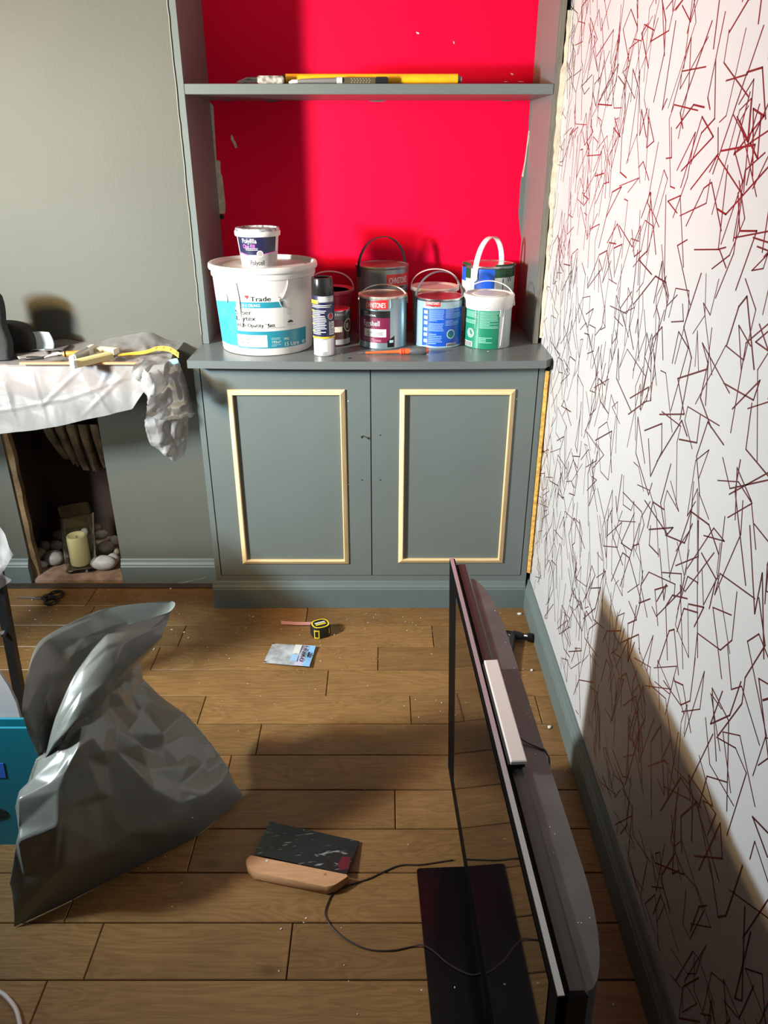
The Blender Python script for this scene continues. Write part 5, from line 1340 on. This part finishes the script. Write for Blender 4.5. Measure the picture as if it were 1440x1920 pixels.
# yellow side window frame and tape mouth
def sidept(thd, z, off=0.0008):
    a = R(thd); x = (0.034+off)*math.copysign(abs(math.cos(a))**0.75, math.cos(a)); y = (0.030+off)*math.copysign(abs(math.sin(a))**0.75, math.sin(a)); return ct+rm @ Vector((x,y,0))+Vector((0,0,z))
for (a0, a1, z0_, z1_) in ((215,222,0.006,0.034),(246,253,0.006,0.034),(215,253,0.003,0.008),(215,253,0.031,0.036),(300,306,0.012,0.036)):
    MB().grid(lambda i,j: sidept(a0+(a1-a0)*i, z0_+(z1_-z0_)*j), 6, 2).build('side_trim', YT, t)
pe = P(527,1167,z=0.012); ps = P(580,1169,z=0.010)
MB().band([ps+Vector((0.02,0,0)), ps, ps.lerp(pe,0.5)+Vector((0,0,-0.002)), pe], (0,0.35,1), 0.011, 0.0012).build('blade', mat('pink_tape', (0.72,0.33,0.30), 0.4), t)

# cellophane packet
q = [P(494,1243,z=0.003), P(511,1207,z=0.003), P(592,1212,z=0.008), P(580,1251,z=0.008)]
t = thing('packet', 'small clear plastic packet with a blue header card on the floor', 'packet', tuple(q[0]))
def bil(i, j): return (q[0].lerp(q[3], i)).lerp(q[1].lerp(q[2], i), j)
def pk(i0, i1, lift): return lambda i, j: bil(i0+(i1-i0)*i, j)+Vector((0,0,lift+0.0025*math.sin((i0+(i1-i0)*i)*9+j*3)*math.sin(math.pi*j)))
MB().grid(pk(0,0.72,0.001), 22, 14).build('pouch', mat('cloudy_cellophane', (0.40,0.42,0.44), 0.25, var=0.3, vscale=45, coat=0.4), t, True)
MB().grid(pk(0.66,0.86,0.0022), 10, 14).build('label', mat('lilac_card', (0.50,0.46,0.60), 0.45), t, True)
MB().grid(pk(0.84,1.0,0.0025), 10, 14).build('header_card', mat('sky_blue_card', (0.25,0.47,0.75), 0.4), t, True)
MB().add([bil(i,j)+Vector((0,0,0.0068)) for i, j in ((0.55,0.50),(0.70,0.50),(0.70,0.95),(0.55,0.95))], [(0,1,2,3)]).build('sticker', WPRINT, t)
MB().add([bil(i,j)+Vector((0,0,0.0066)) for i, j in ((0.55,0.18),(0.70,0.14),(0.70,0.46),(0.55,0.46))], [(0,1,2,3)]).build('sticker', mat('pale_sky',(0.30,0.50,0.72),0.45), t)
MB().add([bil(i,j)+Vector((0,0,0.0072)) for i, j in ((0.89,0.38),(0.935,0.38),(0.935,0.46),(0.955,0.50),(0.935,0.54),(0.935,0.62),(0.89,0.62))], [tuple(range(7))]).build('hang_hole', DARK, t)
tv, tf = text_geo('UNIKO', 1.0, 0.02); wt_ = max(x for x, y in tv)
MB().add([bil(0.755+0.085*(y/0.75), 0.92-0.78*(x/wt_))+Vector((0,0,0.0074)) for x, y in tv], tf).build('lettering', KPRINT, t)
for j in (0.03, 0.97):
    MB().add([bil(i, j+dj)+Vector((0,0,0.004)) for i, dj in ((0,-0.02),(0.05,-0.02),(0.05,0.02),(0,0.02))], [(0,1,2,3)]).build('corner_mark', DARK, t)

# hammer behind the television
t = thing('hammer', 'black claw hammer with a yellow ring lying behind the television', 'hammer', tuple(P(965,1195,z=0.0)))
hz = 0.018
fc = P(998,1196,z=hz); cl_ = P(936,1186,z=hz); nk_ = P(962,1190,z=hz)
HB_ = mat('hammer_black', (0.012,0.012,0.013), 0.3, metal=0.5)
MB().tube([fc, fc.lerp(nk_,0.22), fc.lerp(nk_,0.26), fc.lerp(nk_,0.45), fc.lerp(nk_,0.6), nk_], [0.0155,0.0155,0.011,0.010,0.013,0.015], 16).build('head', HB_, t, True)
cw = cat_rom([nk_, nk_.lerp(cl_,0.4)+Vector((0,0.004,0.002)), cl_+Vector((0,-0.004,0)), cl_+Vector((-0.025,-0.018,-0.006))], 12)
MB().tube(cw, [0.014-0.0008*i for i in range(12)], 10, flat=0.6).build('claw', HB_, t, True)
h0 = nk_; h1 = P(955,1236,z=0.015); h2 = P(948,1290,z=0.014); h3 = P(944,1340,z=0.014)
MB().tube(cat_rom([h0,h1,h2,h3],16), [0.011,0.0105,0.010,0.0105,0.011,0.0115,0.012,0.0125,0.0135,0.014,0.0145,0.015,0.015,0.015,0.0145,0.012], 12).build('handle', mat('hammer_grip',(0.014,0.014,0.014),0.5), t, True)
d = (h2-h1).normalized(); rr_ = P(954,1232,z=0.0155)
MB().tube([rr_, rr_+d*0.006], 0.0125, 14).build('ring', YT, t, True)
MB().tube([fc.lerp(nk_,0.28)+Vector((0,-0.006,0.008)), fc.lerp(nk_,0.45)+Vector((0,-0.006,0.008))], 0.003, 6).build('paint_spot', WHITECH, t, True)

# scissors
t = thing('scissors', 'black handled scissors lying on the floor in front of the hearth', 'scissors', tuple(P(75,1121,z=0)))
tip = P(28,1121,z=0.004); pv = P(80,1121,z=0.005)
d = (pv-tip).normalized(); n_ = Vector((-d.y,d.x,0))
for k, (dy, z_) in enumerate(((0.004,0.004),(-0.004,0.0065))):
    e = tip+n_*dy*0.5
    MB().add([e+Vector((0,0,z_-0.004)), pv+n_*(dy+0.006)+Vector((0,0,z_-0.005)), pv+n_*(dy-0.006)+Vector((0,0,z_-0.005)),
              e+Vector((0,0,z_-0.0025)), pv+n_*(dy+0.006)+Vector((0,0,z_-0.0035)), pv+n_*(dy-0.006)+Vector((0,0,z_-0.0035))], [(0,2,1),(3,4,5),(0,1,4,3),(1,2,5,4),(2,0,3,5)]).build('blade', STEEL, t)
for k, (u, v, ru, rv) in enumerate(((105,1115,0.024,0.018),(96,1126,0.020,0.018))):
    q = P(u, v, z=0.007); pts_ = [q+Vector((ru*math.cos(a_), rv*math.sin(a_)*1.4, 0)) for a_ in [2*math.pi*i/20 for i in range(21)]]
    MB().tube(pts_, 0.0055, 8, cap=False).tube([pv+Vector((0,(0.004 if k == 0 else -0.004),0.002)), q+Vector((-ru,0,0))], 0.006, 8).build('handle', BLACKPL, t, True)
MB().lathe((pv.x-0.004,pv.y,0.007), [(0.004,0),(0.004,0.002),(0,0.003)], 10).build('pivot', STEEL, t, True)

# ================================================================== FLAKES ON THE FLOOR
rk = random.Random(77)
big = [(320,1104,2.6),(288,1217,3.6),(345,1186,2.2),(353,1196,2.0),(293,1208,2.0),(302,1195,1.8),(322,1181,2.2),(345,1347,2.0),(527,1742,2.4),(574,1722,2.0),(569,1730,1.4),(523,1821,1.7),(640,1740,1.2),(654,1840,1.4),(645,1810,1.4),(670,1902,1.5),(474,1157,2.0),(468,1155,1.6),(461,1178,1.6),(601,1240,1.5),(578,1240,1.3),(627,1190,1.6),(974,1152,5.0),(997,1257,3.6),(1030,1364,5.0),(828,1318,1.6),(323,1700,1.6),(340,1656,1.4),(430,1235,1.4),(389,1214,1.4),(690,1168,1.4),(785,1345,1.4),(790,1864,2.0),(852,1859,1.8),(1150,1884,2.4),(310,1607,1.4),(278,1628,1.3),(60,1125,1.6),(66,1162,1.8),(56,1145,1.5)]
fmesh = []
for i in range(5):
    mb = MB().blob((0,0,0.25),(1.0,0.7,0.28),8,5,fn=lambda q: 1+0.45*noise.noise(q*1.7+Vector((i*4.1,0,0))))
    o = mb.build('plaster_flake', WHITECH); fmesh.append(o.data); bpy.data.objects.remove(o)
for i, (u, v, s) in enumerate(big):
    p = P(u, v, z=0.0); inped = (p.x > 0.07 and p.x < 0.29 and -1.62 < p.y < -1.12)
    o = bpy.data.objects.new('plaster_flake', fmesh[i%5]); COL.objects.link(o)
    k = depth(p)/FPX*s; o.location = (p.x, p.y, 0.0128 if inped else 0.0005); o.rotation_euler = (0,0,rk.uniform(0,6)); o.scale = (k,k,k)
    sp = {0:'white plaster flake beside the chimney skirting left of the cabinet plinth', 1:'largest white plaster flake just right of the grey sack mouth', 22:'large white flake in the corner by the wallpapered wall skirting', 23:'white flake on the floor below the hammer head', 24:'big white flake by the right skirting behind the television', 8:'white flake on the floor between the spreader handle and the flex', 7:'white sliver right of the waist of the grey sack'}
    lab(o, sp.get(i, 'tiny white plaster flake lying on the oak floor'), 'flake', 'plaster flakes on the floor')
fl_ = MB()
for i in range(420):
    y = YC-0.05-abs(rk.gauss(0,0.45)); x = rk.uniform(-1.25, XW-0.03)
    if y < -2.2: continue
    inped = (x > 0.06 and x < 0.30 and -1.64 < y < -1.10)
    if -0.015 < y and x > -0.62: continue
    r = rk.uniform(0.0006,0.0017); fl_.blob((x,y,(0.0125 if inped else 0.0004)+r*0.2),(r*rk.uniform(0.7,1.6),r,r*0.4),5,3)
o = fl_.build('plaster_dust', WHITECH); o['kind'] = 'stuff'; lab(o, 'tiny white plaster crumbs scattered over the oak floor', 'debris')
